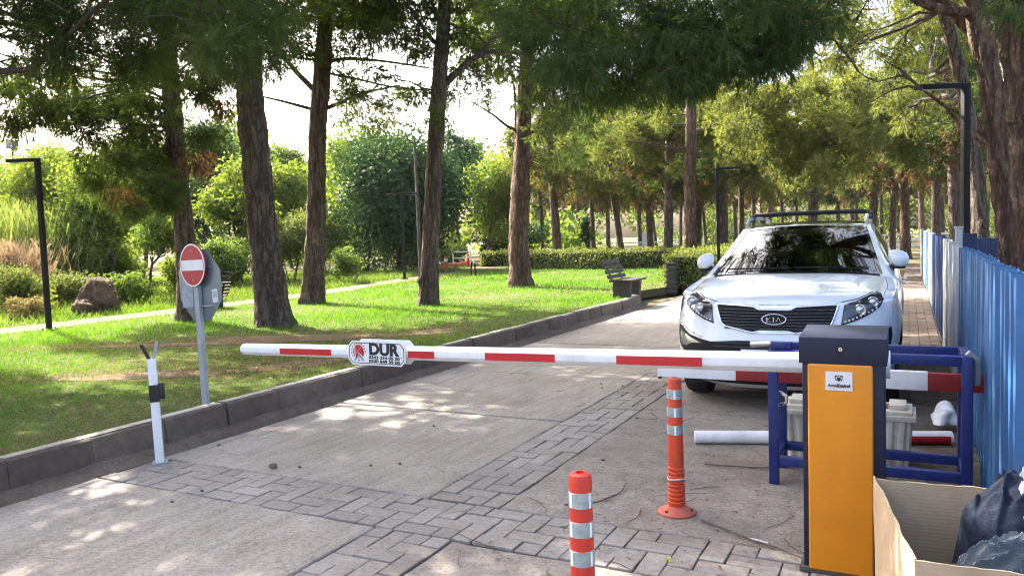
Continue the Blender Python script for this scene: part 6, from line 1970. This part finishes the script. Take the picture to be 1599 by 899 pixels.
# --- fallen needles, leaves and twigs
parts = []; mi = []
def litter(n, x0, x1, y0, y1, L, W, z=.003, gauss=None):
    x = rng.uniform(x0, x1, n); y_ = rng.uniform(y0, y1, n)
    if gauss: x = rng.normal(gauss[0], gauss[1], n)
    a = rng.random(n) * 6.283; l = L * (.4 + rng.random(n)); 
    dv = np.stack([np.cos(a), np.sin(a), rng.normal(size=n) * .06], 1) * l[:, None] * .5
    S = np.stack([-np.sin(a), np.cos(a), np.zeros(n)], 1) * (W * .5)
    P = np.stack([x, y_, z + rng.random(n) * .006], 1)
    parts.append(np.stack([P - dv - S, P - dv + S, P + dv + S * .4, P + dv - S * .4], 1).reshape(-1, 3))
litter(5000, -9.5, -5.3, 3, 11, .055, .004, .215); litter(500, -10, -5.3, 4, 14, .045, .022, .225); litter(2600, -2.0, .42, 1.9, 7.2, .05, .0022); litter(2600, -.55, .43, 4.2, 9.0, .06, .004); litter(900, -4.9, -2.0, 2, 12, .04, .002)
litter(2400, -5.1, -4.9, 2, 16, .05, .003, .012, (-5.0, .07)); litter(1500, -.1, .42, 7, 18, .05, .004); litter(700, -1.9, .4, 2.4, 7, .025, .012)
V = np.concatenate(parts)
o = link('fallen_needles', raw_mesh('fallen_needles', V, np.arange(len(V)).reshape(-1, 4), [m_litter]))
tag(o, 'dry needles and leaf bits scattered on the concrete and dirt', 'litter', None, 'stuff')
r_ = random.Random(31)
b = MB()
def wig(x, y_, a, L, r):
    pts = []; z = .004
    for k in range(9):
        pts.append((x, y_, z + r)); x += math.cos(a) * L / 8; y_ += math.sin(a) * L / 8; a += r_.uniform(-.35, .35)
    b.tube(pts, [r * (1 - .06 * k) for k in range(9)], 5)
for _ in range(46): wig(r_.uniform(-1.9, .35), r_.uniform(2.5, 7.0), r_.uniform(0, 6.28), r_.uniform(.08, .34), r_.uniform(.0015, .0035))
for _ in range(14): wig(r_.uniform(-4.8, -2.0), r_.uniform(2.5, 9.0), r_.uniform(0, 6.28), r_.uniform(.06, .2), r_.uniform(.0012, .0025))
o = b.build('fallen_twigs', m_twig_dry); tag(o, 'thin dark twigs strewn over the dusty concrete', 'twigs', None, 'stuff')
for (x, y_, a, L, r, lab) in ((-1.75, 3.95, .35, .62, .006, 'long wavy root like twig running up to the dusty bollard'), (-.98, 4.0, -.45, .75, .0055, 'long bent twig between the dusty bollard and the cabinet'), (-1.20, 5.02, -.12, .42, .006, 'long dark twig lying in front of the loose pole')):
    b = MB(); wig(0, 0, a, L, r); o = b.build('fallen_branch', m_twig_dry, None, (x, y_, 0)); tag(o, lab, 'twig')
p = spot(1183, 845, 0); b = MB(); b.tube([(-.05, .01, .006), (0, 0, .008), (.05, -.012, .006)], .004, 6); o = b.build('white_wire', m_white, None, p); tag(o, 'short white bit of wire on the ground by the cabinet foot', 'wire')
p = spot(1046, 878, 0); b = MB(); b.box((0, 0, .012), (.012, .010, .03)); o = b.build('yellow_scrap', plain('yellow_scrap', (.55, .6, .05), .5), None, p, bevel=.003); tag(o, 'tiny yellow green scrap on the near pavers', 'scrap')
p = spot(427, 731, 0); crumple('dead_leaf', 'curled dark dead leaf on the concrete beside the paver crossing', 'leaf', (p.x, p.y, .018), (.035, .028, .018), m_twig_dry, 6, 2, .5)
for i in range(16):
    x, y_ = r_.uniform(-4.95, -.3), r_.uniform(2.6, 7.5)
    crumple('pebble', 'small grey brown pebble lying loose on the ground', 'pebble', (x, y_, .006), (.014, .011, .009), m_rock, 60 + i, 1, .2)['group'] = 'pebbles on the concrete'
print('foliage triangles', TRI)

# ------------------------------------------------------------------ floodlight mast beyond the left lamp
p = far(30, 376, 34)
t = thing('floodlight_mast', 'dark floodlight mast rising behind the far left lamp post', 'mast', (p.x, p.y, .19))
zt = far(28, 222, 34).z - .19
b = MB(); b.tube([(0, 0, 0), (0, 0, zt)], [.08, .05], 10); b.build('pole', m_blkmetal, t, smooth=True)
for dx, dz in ((.0, -.1), (-.5, -1.3), (.45, -.9)):
    b = MB(); b.box((dx, 0, zt + dz), (.55, .25, .42), Matrix.Rotation(R(8), 3, 'Y')); b.build('floodlight', plain('floodlight_grey', (.07, .085, .11), .5), t, bevel=.03)

# ------------------------------------------------------------------ thin sunlit air over the park
m_haze = bpy.data.materials.new('park_haze'); m_haze.use_nodes = True
hn = m_haze.node_tree.nodes; hn.remove(hn['Principled BSDF'])
pv = hn.new('ShaderNodeVolumePrincipled'); pv.inputs['Color'].default_value = (.92, .96, 1, 1); pv.inputs['Density'].default_value = 0.00012; pv.inputs['Anisotropy'].default_value = .3
m_haze.node_tree.links.new(pv.outputs[0], hn['Material Output'].inputs['Volume'])
b = MB(); b.box((-20, 60, 9.0), (280, 200, 21)); o = b.build('haze', m_haze); o['kind'] = 'stuff'
